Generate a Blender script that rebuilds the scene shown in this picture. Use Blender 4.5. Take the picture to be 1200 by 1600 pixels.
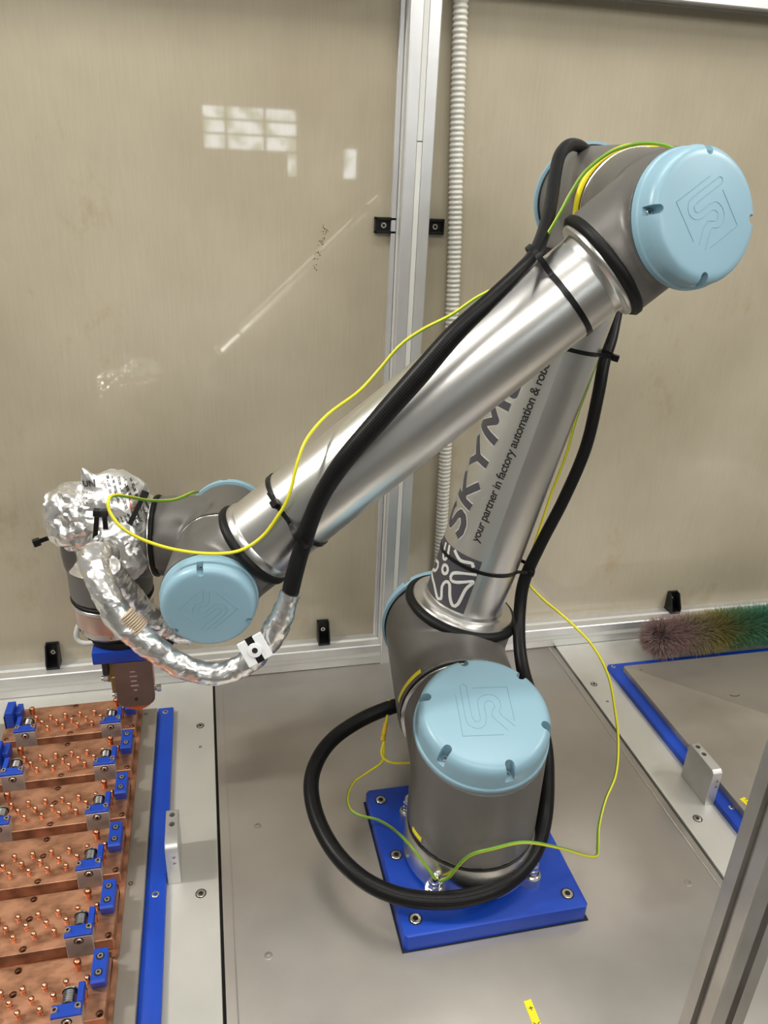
import bpy, bmesh, math, random
from mathutils import Vector, Matrix, noise
random.seed(7)
for o in list(bpy.data.objects): bpy.data.objects.remove(o)
SC = bpy.context.scene; COL = SC.collection
PI = math.pi
def V(*a): return Vector(a if len(a) == 3 else a[0])

# ------------------------------------------------------------------ camera
cam = bpy.data.objects.new('camera', bpy.data.cameras.new('camera')); COL.objects.link(cam)
cam.matrix_world = Matrix(((0.97559, 0.05231, -0.21327, 0.0), (-0.21562, 0.41199, -0.88531, 0.0), (0.04156, 0.90969, 0.41321, 0.797), (0, 0, 0, 1)))
cam.data.sensor_fit = 'HORIZONTAL'; cam.data.sensor_width = 36.0; cam.data.lens = 36.135
cam.data.clip_start = 0.02; cam.data.clip_end = 50
SC.camera = cam

# ------------------------------------------------------------------ light
w = bpy.data.worlds.new('world'); SC.world = w; w.use_nodes = True
w.node_tree.nodes['Background'].inputs[0].default_value = (0.80, 0.86, 1.0, 1)
w.node_tree.nodes['Background'].inputs[1].default_value = 0.5
SC.view_settings.view_transform = 'Standard'; SC.view_settings.look = 'None'
SC.view_settings.gamma = 1.0; SC.view_settings.use_curve_mapping = False
SC.view_settings.exposure = 0.25

def area(name, loc, target, sx, sy, power, col=(1, 1, 1)):
    d = bpy.data.lights.new(name, 'AREA'); d.shape = 'RECTANGLE'; d.size = sx; d.size_y = sy
    d.energy = power; d.color = col
    o = bpy.data.objects.new(name, d); COL.objects.link(o); o.location = loc
    o.rotation_euler = (V(target) - V(loc)).to_track_quat('-Z', 'Y').to_euler()
    return o
area('ceiling_lamp', (-1.35, 0.75, 1.82), (0.2, 0.75, 0), 0.12, 0.30, 24, (1.0, 0.97, 0.90))
area('ceiling_lamp', (-0.3, -0.9, 1.85), (0.1, 0.7, 0.2), 1.6, 0.35, 20, (1.0, 0.97, 0.91))
area('ceiling_lamp', (1.85, 0.2, 1.85), (0.6, 0.7, 0.2), 0.5, 0.12, 12, (1.0, 0.97, 0.91))
area('ceiling_lamp', (1.6, -1.6, 1.85), (0.4, 0.8, 0.3), 1.4, 0.5, 30, (1.0, 0.98, 0.94))
area('ceiling_lamp', (0.3, 0.55, 1.85), (0.3, 0.55, 0), 1.2, 0.25, 9, (1.0, 0.97, 0.91))

PATH = {
    'hose_upper': [[0.0679, 0.6711, 0.3959], [0.0748, 0.6741, 0.4244], [0.083, 0.678, 0.4504], [0.0969, 0.675, 0.4959], [0.1188, 0.6659, 0.5399], [0.153, 0.662, 0.5839], [0.1854, 0.6584, 0.6243], [0.2158, 0.6561, 0.6619], [0.2454, 0.658, 0.6895], [0.2708, 0.6665, 0.7104], [0.2946, 0.6863, 0.7265], [0.3208, 0.7281, 0.7485], [0.34, 0.7657, 0.771], [0.3555, 0.7989, 0.7941], [0.3711, 0.8269, 0.8125], [0.3967, 0.8587, 0.8224], [0.4313, 0.8942, 0.8177], [0.473, 0.9286, 0.7924], [0.5138, 0.9531, 0.7413], [0.5218, 0.9318, 0.6698], [0.4975, 0.8868, 0.6139], [0.4814, 0.8668, 0.5824], [0.4742, 0.8557, 0.5406], [0.465, 0.849, 0.4755], [0.4449, 0.8468, 0.4081], [0.4205, 0.8452, 0.3452], [0.4025, 0.8427, 0.2925], [0.3946, 0.8287, 0.2514], [0.3874, 0.7994, 0.2151], [0.3837, 0.7646, 0.1911], [0.3833, 0.7192, 0.1731], [0.3838, 0.6837, 0.1469], [0.3802, 0.659, 0.1138], [0.3709, 0.6351, 0.082], [0.3514, 0.6081, 0.062], [0.3222, 0.5854, 0.055], [0.2884, 0.5714, 0.052], [0.2513, 0.5672, 0.05], [0.2129, 0.571, 0.05], [0.1757, 0.5846, 0.05], [0.1414, 0.6081, 0.055], [0.1156, 0.6445, 0.062], [0.1009, 0.6901, 0.07], [0.0988, 0.7332, 0.08], [0.1106, 0.766, 0.09], [0.1356, 0.7929, 0.1], [0.1731, 0.8107, 0.11], [0.2141, 0.8182, 0.12], [0.2553, 0.8216, 0.125]],
    'foil_hose': [[0.0698, 0.6708, 0.4011], [0.0639, 0.6716, 0.3824], [0.0532, 0.6711, 0.3571], [0.0364, 0.6715, 0.3328], [0.0131, 0.6728, 0.3138], [-0.0162, 0.675, 0.3093], [-0.0474, 0.6794, 0.3224], [-0.0768, 0.6836, 0.3484], [-0.0978, 0.6916, 0.374], [-0.1104, 0.7035, 0.3976], [-0.1184, 0.7198, 0.4124], [-0.12, 0.7402, 0.4184], [-0.1162, 0.77, 0.4057]],
    'foil_hose_back': [[-0.1083, 0.7284, 0.4128], [-0.102, 0.7579, 0.3731], [-0.0914, 0.7765, 0.337], [-0.0754, 0.7844, 0.3096], [-0.0554, 0.7866, 0.2924], [-0.0343, 0.7886, 0.2854]],
    'wire_forearm': [[-0.0186, 0.8369, 0.444], [-0.0246, 0.8226, 0.4496], [-0.0434, 0.8, 0.4518], [-0.0659, 0.7729, 0.464], [-0.0835, 0.735, 0.4856], [-0.0929, 0.7162, 0.4955], [-0.0971, 0.7016, 0.4981], [-0.097, 0.6965, 0.4884], [-0.087, 0.6901, 0.4736], [-0.068, 0.6904, 0.4587], [-0.0392, 0.6883, 0.4474], [-0.0062, 0.6856, 0.4422], [0.0215, 0.6857, 0.4437], [0.0437, 0.6866, 0.4572], [0.0596, 0.6854, 0.4797], [0.0671, 0.6843, 0.4934], [0.0729, 0.6855, 0.5094], [0.0785, 0.6898, 0.5306], [0.0896, 0.7003, 0.5524], [0.1118, 0.7174, 0.5701], [0.1429, 0.723, 0.591], [0.163, 0.7252, 0.6118], [0.1824, 0.7225, 0.6361], [0.203, 0.7195, 0.652], [0.2296, 0.7158, 0.6667], [0.2526, 0.7125, 0.6835], [0.2757, 0.7092, 0.696], [0.2928, 0.7068, 0.7064], [0.3123, 0.7091, 0.7369], [0.3237, 0.7074, 0.7596], [0.3331, 0.7081, 0.779], [0.3436, 0.7066, 0.7966], [0.3608, 0.7022, 0.8121], [0.3774, 0.6948, 0.8195], [0.3892, 0.683, 0.8215], [0.4013, 0.6712, 0.8194], [0.4081, 0.6631, 0.8141]],
    'wire_lower': [[0.4987, 0.9098, 0.5885], [0.4815, 0.8971, 0.5457], [0.4692, 0.8938, 0.4994], [0.4603, 0.89, 0.4501], [0.4484, 0.8917, 0.3961], [0.4335, 0.8837, 0.3427], [0.4184, 0.8707, 0.3008], [0.4111, 0.8566, 0.284], [0.4255, 0.8344, 0.2674], [0.4553, 0.8099, 0.2452], [0.4857, 0.7854, 0.2161], [0.5037, 0.7627, 0.1813], [0.5107, 0.7415, 0.1383], [0.5114, 0.7212, 0.1009], [0.4977, 0.6928, 0.0735], [0.4717, 0.6662, 0.0595], [0.4509, 0.6389, 0.0473], [0.4353, 0.6108, 0.0456], [0.4232, 0.5923, 0.0524], [0.3972, 0.5758, 0.0761], [0.3477, 0.5525, 0.1236], [0.3026, 0.5488, 0.145], [0.2691, 0.5536, 0.1371], [0.248, 0.5616, 0.1231], [0.2413, 0.5771, 0.0897], [0.2356, 0.584, 0.0669], [0.2274, 0.589, 0.0557]],
    'wire_base': [[0.2225, 0.5908, 0.0578], [0.214, 0.5986, 0.0689], [0.1989, 0.6243, 0.0798], [0.1909, 0.6674, 0.06], [0.1796, 0.7041, 0.04], [0.1597, 0.7201, 0.035], [0.1495, 0.7328, 0.035], [0.1489, 0.749, 0.04], [0.1608, 0.7682, 0.045], [0.1825, 0.774, 0.055], [0.1992, 0.7728, 0.07], [0.2027, 0.78, 0.085], [0.2039, 0.7871, 0.095]],
    'wire_branch': [[0.2047, 0.7869, 0.095], [0.1989, 0.7778, 0.082], [0.2022, 0.7716, 0.075], [0.2123, 0.7626, 0.075], [0.2316, 0.7537, 0.08], [0.2471, 0.7478, 0.085]],
    'wire_up': [[0.2047, 0.7908, 0.095], [0.2089, 0.8007, 0.11], [0.2141, 0.8141, 0.12], [0.2177, 0.8242, 0.13]],
    'ferrule': [[0.2019, 0.7859, 0.093], [0.2094, 0.8032, 0.11]],
}
# ------------------------------------------------------------------ materials
def nmat(name):
    m = bpy.data.materials.new(name); m.use_nodes = True
    nt = m.node_tree; return m, nt, nt.nodes['Principled BSDF']
def setp(b, col=None, rough=None, metal=None, coat=None, spec=None, emis=None, estr=0):
    if col: b.inputs['Base Color'].default_value = (*col, 1)
    if rough is not None: b.inputs['Roughness'].default_value = rough
    if metal is not None: b.inputs['Metallic'].default_value = metal
    if coat is not None: b.inputs['Coat Weight'].default_value = coat; b.inputs['Coat Roughness'].default_value = 0.03
    if spec is not None: b.inputs['Specular IOR Level'].default_value = spec
    if emis: b.inputs['Emission Color'].default_value = (*emis, 1); b.inputs['Emission Strength'].default_value = estr
def noisy(name, c1, c2, scale=8, rough=(0.4, 0.5), metal=0.0, bump=0.0, bscale=200, stretch=(1, 1, 1), coat=None, detail=5, contrast=(0.35, 0.65), spec=None):
    m, nt, b = nmat(name); N = nt.nodes; L = nt.links
    tc = N.new('ShaderNodeTexCoord'); mp = N.new('ShaderNodeMapping'); mp.inputs['Scale'].default_value = stretch
    L.new(tc.outputs['Object'], mp.inputs['Vector'])
    n = N.new('ShaderNodeTexNoise'); n.inputs['Scale'].default_value = scale; n.inputs['Detail'].default_value = detail
    L.new(mp.outputs[0], n.inputs['Vector'])
    r = N.new('ShaderNodeValToRGB'); r.color_ramp.elements[0].color = (*c1, 1); r.color_ramp.elements[1].color = (*c2, 1)
    r.color_ramp.elements[0].position, r.color_ramp.elements[1].position = contrast
    L.new(n.outputs['Fac'], r.inputs['Fac']); L.new(r.outputs[0], b.inputs['Base Color'])
    mr = N.new('ShaderNodeMapRange'); mr.inputs[3].default_value = rough[0]; mr.inputs[4].default_value = rough[1]
    L.new(n.outputs['Fac'], mr.inputs[0]); L.new(mr.outputs[0], b.inputs['Roughness'])
    b.inputs['Metallic'].default_value = metal
    if coat is not None: b.inputs['Coat Weight'].default_value = coat; b.inputs['Coat Roughness'].default_value = 0.02
    if spec is not None: b.inputs['Specular IOR Level'].default_value = spec
    if bump:
        n2 = N.new('ShaderNodeTexNoise'); n2.inputs['Scale'].default_value = bscale; n2.inputs['Detail'].default_value = 3
        L.new(mp.outputs[0], n2.inputs['Vector'])
        bp = N.new('ShaderNodeBump'); bp.inputs['Strength'].default_value = bump; bp.inputs['Distance'].default_value = 0.002
        L.new(n2.outputs['Fac'], bp.inputs['Height']); L.new(bp.outputs[0], b.inputs['Normal'])
    return m
def plain(name, col, rough=0.5, metal=0.0, coat=None, spec=None):
    m, nt, b = nmat(name); setp(b, col, rough, metal, coat, spec); return m
M = {}
M['steel'] = noisy('brushed_steel', (0.40, 0.370, 0.335), (0.50, 0.470, 0.43), 5, (0.24, 0.40), 0.72, 0.02, 60)
M['alu_plate'] = noisy('matte_aluminium', (0.55, 0.545, 0.50), (0.63, 0.62, 0.575), 6, (0.42, 0.55), 0.6, 0.01, 300)
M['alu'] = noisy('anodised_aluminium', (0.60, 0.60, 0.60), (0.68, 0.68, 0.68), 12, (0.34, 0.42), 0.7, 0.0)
M['alu_dark_refl'] = noisy('aluminium_dark_reflections', (0.34, 0.32, 0.29), (0.42, 0.40, 0.37), 14, (0.34, 0.42), 0.6, 0.0)  # post aluminium; the dark surroundings it reflects are put into the base colour
M['alu_strip'] = plain('pale_slot_strip', (0.60, 0.60, 0.565), 0.45)
M['tube'] = noisy('turned_aluminium', (0.74, 0.73, 0.71), (0.82, 0.81, 0.79), 6, (0.26, 0.34), 1.0, 0.015, 500)
M['flange'] = noisy('machined_aluminium', (0.66, 0.65, 0.63), (0.74, 0.73, 0.71), 30, (0.25, 0.36), 1.0, 0.0)
M['grey'] = noisy('grey_lacquer', (0.125, 0.119, 0.110), (0.142, 0.135, 0.125), 900, (0.36, 0.46), 0.25, 0.06, 1500, spec=0.5)
M['lid'] = noisy('pale_blue_plastic', (0.245, 0.41, 0.50), (0.265, 0.435, 0.53), 5, (0.30, 0.40), 0.0, 0.03, 900)
M['lid_line'] = plain('pale_blue_groove_shade', (0.20, 0.36, 0.44), 0.5)  # same lid plastic, shade of the engraved logo put into a darker colour
M['rubber'] = plain('black_rubber', (0.006, 0.006, 0.006), 0.5, spec=0.25)
M['black'] = plain('black_plastic', (0.006, 0.006, 0.0065), 0.35, spec=0.3)
M['plunger'] = plain('ribbed_steel', (0.22, 0.21, 0.20), 0.35, 0.9)
M['hole'] = plain('dark_hole', (0.006, 0.005, 0.005), 0.7)
M['blue'] = noisy('blue_plastic', (0.002, 0.042, 0.36), (0.004, 0.055, 0.43), 7, (0.34, 0.46), 0.0, 0.02, 400)
M['zinc'] = plain('zinc_screw', (0.66, 0.63, 0.58), 0.25, 1.0)
M['zinc_dull'] = plain('dull_zinc', (0.42, 0.40, 0.36), 0.4, 0.9)
M['chrome'] = plain('chrome_nut', (0.80, 0.79, 0.77), 0.18, 1.0)
M['screw_dark'] = plain('screw_socket', (0.04, 0.035, 0.03), 0.5, 0.5)
M['copper'] = noisy('stained_copper', (0.23, 0.105, 0.058), (0.56, 0.285, 0.170), 38, (0.34, 0.5), 0.72, 0.05, 300, (1, 1.6, 1), contrast=(0.33, 0.60))
M['pin'] = plain('copper_pin', (0.78, 0.42, 0.27), 0.20, 1.0)
M['pin_red'] = plain('copper_pin_red', (0.62, 0.26, 0.14), 0.28, 1.0)
M['greyplate'] = noisy('worn_grey_plate', (0.29, 0.265, 0.225), (0.39, 0.355, 0.31), 6, (0.34, 0.5), 0.55, 0.03, 120)
M['block'] = noisy('milled_aluminium', (0.54, 0.53, 0.51), (0.62, 0.61, 0.59), 20, (0.36, 0.45), 0.75, 0.02, 500)
M['conduit'] = plain('off_white_plastic', (0.60, 0.585, 0.52), 0.38)
M['white'] = plain('white_nylon', (0.70, 0.71, 0.72), 0.4)
M['brownplate'] = noisy('heat_tinted_steel', (0.16, 0.11, 0.085), (0.22, 0.155, 0.12), 20, (0.35, 0.45), 0.8)
M['orange'] = plain('orange_copper', (0.55, 0.11, 0.03), 0.4, 0.4)
M['pinkband'] = noisy('pinkish_metal', (0.50, 0.36, 0.31), (0.60, 0.46, 0.41), 30, (0.28, 0.4), 0.8)
M['brass'] = plain('dull_brass', (0.30, 0.23, 0.10), 0.4, 0.8)
M['yellow'] = plain('yellow_label', (0.85, 0.72, 0.02), 0.45)
M['ink'] = plain('black_ink', (0.015, 0.013, 0.012), 0.5)
M['decal'] = plain('dark_decal', (0.06, 0.058, 0.068), 0.45)
M['decal_clear'] = plain('pale_decal', (0.66, 0.655, 0.61), 0.36, 0.85)
M['roomwall'] = plain('room_wall', (0.75, 0.74, 0.70), 0.8)
M['roomfloor'] = plain('room_floor', (0.25, 0.24, 0.22), 0.7)
M['winframe'] = plain('window_frame_paint', (0.35, 0.34, 0.31), 0.5)

def wall_mat():
    m, nt, b = nmat('plywood_behind_clear_sheet'); N = nt.nodes; L = nt.links
    tc = N.new('ShaderNodeTexCoord')
    def nz(scale, st, det=5, rough=0.55):
        mp = N.new('ShaderNodeMapping'); mp.inputs['Scale'].default_value = st; L.new(tc.outputs['Object'], mp.inputs[0])
        n = N.new('ShaderNodeTexNoise'); n.inputs['Scale'].default_value = scale; n.inputs['Detail'].default_value = det; n.inputs['Roughness'].default_value = rough
        L.new(mp.outputs[0], n.inputs['Vector']); return n
    n1 = nz(2.6, (1, 1, 1), 4, 0.5); n2 = nz(60, (6, 1, 0.35), 3); n3 = nz(5.0, (1.2, 1, 0.8), 6, 0.7)
    r1 = N.new('ShaderNodeValToRGB'); e = r1.color_ramp.elements
    e[0].position = 0.32; e[0].color = (0.345, 0.298, 0.215, 1); e[1].position = 0.68; e[1].color = (0.480, 0.425, 0.325, 1)
    x = e.new(0.5); x.color = (0.415, 0.368, 0.272, 1)
    L.new(n1.outputs[0], r1.inputs[0])
    r2 = N.new('ShaderNodeValToRGB'); e = r2.color_ramp.elements
    e[0].position = 0.3; e[0].color = (0.965, 0.965, 0.96, 1); e[1].position = 0.7; e[1].color = (1.02, 1.02, 1.015, 1)
    L.new(n2.outputs[0], r2.inputs[0])
    mx = N.new('ShaderNodeMix'); mx.data_type = 'RGBA'; mx.blend_type = 'MULTIPLY'; mx.inputs['Factor'].default_value = 1
    L.new(r1.outputs[0], mx.inputs['A']); L.new(r2.outputs[0], mx.inputs['B'])
    r3 = N.new('ShaderNodeValToRGB'); e = r3.color_ramp.elements
    e[0].position = 0.60; e[0].color = (1, 1, 1, 1); e[1].position = 0.70; e[1].color = (0.86, 0.80, 0.68, 1)
    L.new(n3.outputs[0], r3.inputs[0])
    m2 = N.new('ShaderNodeMix'); m2.data_type = 'RGBA'; m2.blend_type = 'MULTIPLY'; m2.inputs['Factor'].default_value = 0.8
    L.new(mx.outputs['Result'], m2.inputs['A']); L.new(r3.outputs[0], m2.inputs['B'])
    L.new(m2.outputs['Result'], b.inputs['Base Color'])
    setp(b, rough=0.65, coat=1.0); b.inputs['Coat IOR'].default_value = 1.5; b.inputs['Specular IOR Level'].default_value = 0.2
    return m
M['wall'] = wall_mat()

def foil_mat(name, tint, rough):
    m, nt, b = nmat(name); N = nt.nodes; L = nt.links
    tc = N.new('ShaderNodeTexCoord')
    v = N.new('ShaderNodeTexVoronoi'); v.inputs['Scale'].default_value = 38; v.distance = 'MINKOWSKI' if False else 'EUCLIDEAN'
    n = N.new('ShaderNodeTexNoise'); n.inputs['Scale'].default_value = 34; n.inputs['Detail'].default_value = 2.5
    L.new(tc.outputs['Object'], n.inputs['Vector']); L.new(tc.outputs['Object'], v.inputs['Vector'])
    ad = N.new('ShaderNodeMath'); ad.operation = 'ADD'; L.new(v.outputs['Distance'], ad.inputs[0]); L.new(n.outputs['Fac'], ad.inputs[1])
    bp = N.new('ShaderNodeBump'); bp.inputs['Strength'].default_value = 0.55; bp.inputs['Distance'].default_value = 0.004
    L.new(ad.outputs[0], bp.inputs['Height']); L.new(bp.outputs[0], b.inputs['Normal'])
    setp(b, tint, rough, 0.92); return m
M['foil'] = foil_mat('aluminium_foil', (0.80, 0.79, 0.77), 0.26)
M['bagfoil'] = foil_mat('printed_foil_bag', (0.74, 0.74, 0.73), 0.42)

def braid_mat():
    m, nt, b = nmat('black_braid'); N = nt.nodes; L = nt.links
    tc = N.new('ShaderNodeTexCoord'); mp = N.new('ShaderNodeMapping'); mp.inputs['Rotation'].default_value = (0, 0, PI / 4)
    L.new(tc.outputs['UV'], mp.inputs[0])
    ch = N.new('ShaderNodeTexChecker'); ch.inputs['Scale'].default_value = 1.0; L.new(mp.outputs[0], ch.inputs['Vector'])
    ch.inputs['Color1'].default_value = (0.002, 0.002, 0.002, 1); ch.inputs['Color2'].default_value = (0.012, 0.012, 0.0125, 1)
    L.new(ch.outputs['Color'], b.inputs['Base Color'])
    bp = N.new('ShaderNodeBump'); bp.inputs['Strength'].default_value = 0.8; bp.inputs['Distance'].default_value = 0.001
    L.new(ch.outputs['Fac'], bp.inputs['Height']); L.new(bp.outputs[0], b.inputs['Normal'])
    setp(b, rough=0.40, spec=0.22); return m
M['braid'] = braid_mat()
def wire_mat():
    m, nt, b = nmat('green_yellow_sheath'); N = nt.nodes; L = nt.links
    tc = N.new('ShaderNodeTexCoord'); sp = N.new('ShaderNodeSeparateXYZ'); L.new(tc.outputs['UV'], sp.inputs[0])
    a1 = N.new('ShaderNodeMath'); a1.operation = 'MULTIPLY'; a1.inputs[1].default_value = 0.05; L.new(sp.outputs[0], a1.inputs[0])
    a2 = N.new('ShaderNodeMath'); a2.operation = 'MULTIPLY_ADD'; a2.inputs[1].default_value = 1 / 24.0; L.new(sp.outputs[1], a2.inputs[0]); L.new(a1.outputs[0], a2.inputs[2])
    fr = N.new('ShaderNodeMath'); fr.operation = 'FRACT'; L.new(a2.outputs[0], fr.inputs[0])
    gt = N.new('ShaderNodeMath'); gt.operation = 'GREATER_THAN'; gt.inputs[1].default_value = 0.70; L.new(fr.outputs[0], gt.inputs[0])
    mx = N.new('ShaderNodeMix'); mx.data_type = 'RGBA'; L.new(gt.outputs[0], mx.inputs['Factor'])
    mx.inputs['A'].default_value = (0.72, 0.66, 0.02, 1); mx.inputs['B'].default_value = (0.12, 0.30, 0.02, 1)
    L.new(mx.outputs['Result'], b.inputs['Base Color']); setp(b, rough=0.35); return m
M['wire'] = wire_mat()

# ------------------------------------------------------------------ helpers
def tag(o, label=None, cat=None, group=None, kind=None):
    if label: o['label'] = label
    if cat: o['category'] = cat
    if group: o['group'] = group
    if kind: o['kind'] = kind
    return o
def thing(name, label, cat, loc=(0, 0, 0), group=None):
    o = bpy.data.objects.new(name, None); COL.objects.link(o); o.location = loc; o.empty_display_size = 0.02
    return tag(o, label, cat, group)
def link(name, me, mat, parent=None):
    if mat and not me.materials: me.materials.append(M[mat] if isinstance(mat, str) else mat)
    o = bpy.data.objects.new(name, me); COL.objects.link(o)
    if parent:
        o.parent = parent
        o.matrix_parent_inverse = Matrix.Translation(-world_loc(parent))
    return o
def world_loc(o):
    l = o.location.copy()
    if o.parent:
        l = l + o.matrix_parent_inverse.translation + world_loc(o.parent)
    return l
def finish(bm, smooth=True, angle=0.6):
    me = bpy.data.meshes.new('m'); bm.normal_update()
    if smooth:
        for f in bm.faces: f.smooth = True
        for e in bm.edges:
            if len(e.link_faces) == 2 and e.calc_face_angle(0) > angle: e.smooth = False
    bm.to_mesh(me); bm.free(); return me
def obj(name, bm, mat, parent=None, smooth=True, angle=0.6):
    return link(name, finish(bm, smooth, angle), mat, parent)
def frame(p, n, xdir=None):
    n = V(n).normalized()
    if xdir is None: xdir = V(1, 0, 0) if abs(n.x) < 0.8 else V(0, 1, 0)
    x = (V(xdir) - n * V(xdir).dot(n)).normalized(); y = n.cross(x)
    m = Matrix((x, y, n)).transposed().to_4x4(); m.translation = V(p); return m
def box(bm, x0, x1, y0, y1, z0, z1, bev=0.0, mtx=None, seg=1):
    vs = [bm.verts.new((x, y, z)) for x in (x0, x1) for y in (y0, y1) for z in (z0, z1)]
    fs = [bm.faces.new([vs[i] for i in q]) for q in ((0, 1, 3, 2), (4, 6, 7, 5), (0, 4, 5, 1), (2, 3, 7, 6), (0, 2, 6, 4), (1, 5, 7, 3))]
    geo = list(vs)
    if bev:
        es = list({e for f in fs for e in f.edges})
        r = bmesh.ops.bevel(bm, geom=es, offset=bev, segments=seg, affect='EDGES', profile=0.5)
        geo = list({v for f in r['faces'] for v in f.verts} | {v for v in vs if v.is_valid})
    if mtx is not None:
        for v in geo: v.co = mtx @ v.co
    return bm
def B(): return bmesh.new()
def lathe(bm, prof, mtx, n=48, closed_ends=True):
    """prof: (radius, height) list turned about the local z of mtx"""
    rings = []
    for r, h in prof:
        if r < 1e-7: rings.append([bm.verts.new(mtx @ V(0, 0, h))])
        else: rings.append([bm.verts.new(mtx @ V(r * math.cos(2 * PI * k / n), r * math.sin(2 * PI * k / n), h)) for k in range(n)])
    for a_, b_ in zip(rings, rings[1:]):
        if len(a_) == 1 and len(b_) == 1: continue
        for k in range(n):
            k2 = (k + 1) % n
            if len(a_) == 1: bm.faces.new((a_[0], b_[k2], b_[k]))
            elif len(b_) == 1: bm.faces.new((a_[k], a_[k2], b_[0]))
            else: bm.faces.new((a_[k], a_[k2], b_[k2], b_[k]))
    if closed_ends:
        if len(rings[0]) > 1: bm.faces.new(list(reversed(rings[0])))
        if len(rings[-1]) > 1: bm.faces.new(rings[-1])
    return bm
def cyl(bm, p0, p1, r0, r1=None, n=40):
    p0, p1 = V(p0), V(p1); r1 = r0 if r1 is None else r1
    return lathe(bm, [(r0, 0), (r1, (p1 - p0).length)], frame(p0, p1 - p0), n)
def spline(pts, step):
    P = [V(p) for p in pts]; P = [P[0] * 2 - P[1]] + P + [P[-1] * 2 - P[-2]]; out = []; pr = []
    for i in range(1, len(P) - 2):
        a_, b_, c_, d_ = P[i - 1:i + 3]; L_ = (c_ - b_).length; k = max(1, int(L_ / step))
        for j in range(k):
            t = j / k
            out.append(0.5 * ((2 * b_) + (c_ - a_) * t + (2 * a_ - 5 * b_ + 4 * c_ - d_) * t * t + (3 * b_ - a_ - 3 * c_ + d_) * t ** 3)); pr.append(i - 1 + t)
    out.append(P[-2].copy()); pr.append(len(pts) - 1.0)
    return out, pr
def sweep(bm, pts, rad, step=0.006, n=16, uvs=None, disp=None, flat=None, caps=True):
    """tube along a smooth path; rad = number or list per control point"""
    path, pr = spline(pts, step)
    uvl = bm.loops.layers.uv.verify(); rings = []; L = 0; Ls = []
    up = V(0.3, 0.2, 1).normalized(); tprev = None
    for i, p in enumerate(path):
        t = (path[min(i + 1, len(path) - 1)] - path[max(i - 1, 0)]).normalized()
        if tprev is not None: up = tprev.rotation_difference(t) @ up
        tprev = t
        x = (up - t * up.dot(t)).normalized(); up = x; y = t.cross(x)
        if isinstance(rad, (list, tuple)):
            k = min(int(pr[i]), len(rad) - 2); f = pr[i] - k; r = rad[k] * (1 - f) + rad[k + 1] * f
        else: r = rad
        if i: L += (p - path[i - 1]).length
        Ls.append(L); ring = []
        for k in range(n):
            an = 2 * PI * k / n; d = x * math.cos(an) + y * math.sin(an); rr = r
            if disp: rr = r * (1 + disp(p + d * r, L, an))
            q = p + d * rr
            if flat:
                fn, fk = flat; h = (q - p).dot(fn); q = q - fn * h * fk
            ring.append(bm.verts.new(q))
        rings.append(ring)
    us = uvs or (300, n)
    for i in range(len(rings) - 1):
        for k in range(n):
            k2 = (k + 1) % n
            f = bm.faces.new((rings[i][k], rings[i][k2], rings[i + 1][k2], rings[i + 1][k]))
            for lp, (a_, b_) in zip(f.loops, ((i, k), (i, k + 1), (i + 1, k + 1), (i + 1, k))):
                lp[uvl].uv = (Ls[a_] * us[0], b_ / n * us[1])
    if caps: bm.faces.new(list(reversed(rings[0]))); bm.faces.new(rings[-1])
    return bm
def bake(o, mods):
    """apply modifiers and keep the result as plain mesh"""
    for t, kw in mods:
        md = o.modifiers.new(t, t)
        for k, v_ in kw.items(): setattr(md, k, v_)
    dg = bpy.context.evaluated_depsgraph_get(); me = bpy.data.meshes.new_from_object(o.evaluated_get(dg))
    o.modifiers.clear(); o.data = me; return o
def sharp(me, angle=0.5):
    bm = bmesh.new(); bm.from_mesh(me)
    for f in bm.faces: f.smooth = True
    for e in bm.edges: e.smooth = not (len(e.link_faces) == 2 and e.calc_face_angle(0) > angle)
    bm.to_mesh(me); bm.free()
def cut(o, cutter_bm, angle=0.5):
    c = link('cutter', finish(cutter_bm, False), None)
    bake(o, [('BOOLEAN', dict(operation='DIFFERENCE', object=c, solver='EXACT'))]); sharp(o.data, angle)
    me = c.data; bpy.data.objects.remove(c); bpy.data.meshes.remove(me); return o
def copy_tree(o, parent=None):
    c = o.copy(); COL.objects.link(c)
    if parent: c.parent = parent
    for ch in list(o.children): copy_tree(ch, c)
    return c
def text_mesh(body, size, extrude=0.0, offset=0.0, shear=0.0, space=1.0):
    cu = bpy.data.curves.new('t', 'FONT'); cu.body = body; cu.size = size; cu.extrude = extrude; cu.offset = offset
    cu.shear = shear; cu.space_character = space; cu.resolution_u = 6
    o = bpy.data.objects.new('t', cu); COL.objects.link(o); bpy.context.view_layer.update()
    me = bpy.data.meshes.new_from_object(o.evaluated_get(bpy.context.evaluated_depsgraph_get()))
    bpy.data.objects.remove(o); bpy.data.curves.remove(cu); return me
def remap(me, fn, cuts=True, maxe=0.004):
    bm = bmesh.new(); bm.from_mesh(me)
    if cuts:
        bmesh.ops.triangulate(bm, faces=bm.faces[:])
        for _ in range(4):
            es = [e for e in bm.edges if e.calc_length() > maxe]
            if not es: break
            bmesh.ops.subdivide_edges(bm, edges=es, cuts=1)
            bmesh.ops.triangulate(bm, faces=bm.faces[:])
    for v in bm.verts: v.co = fn(v.co)
    bm.to_mesh(me); bm.free(); return me
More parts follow.
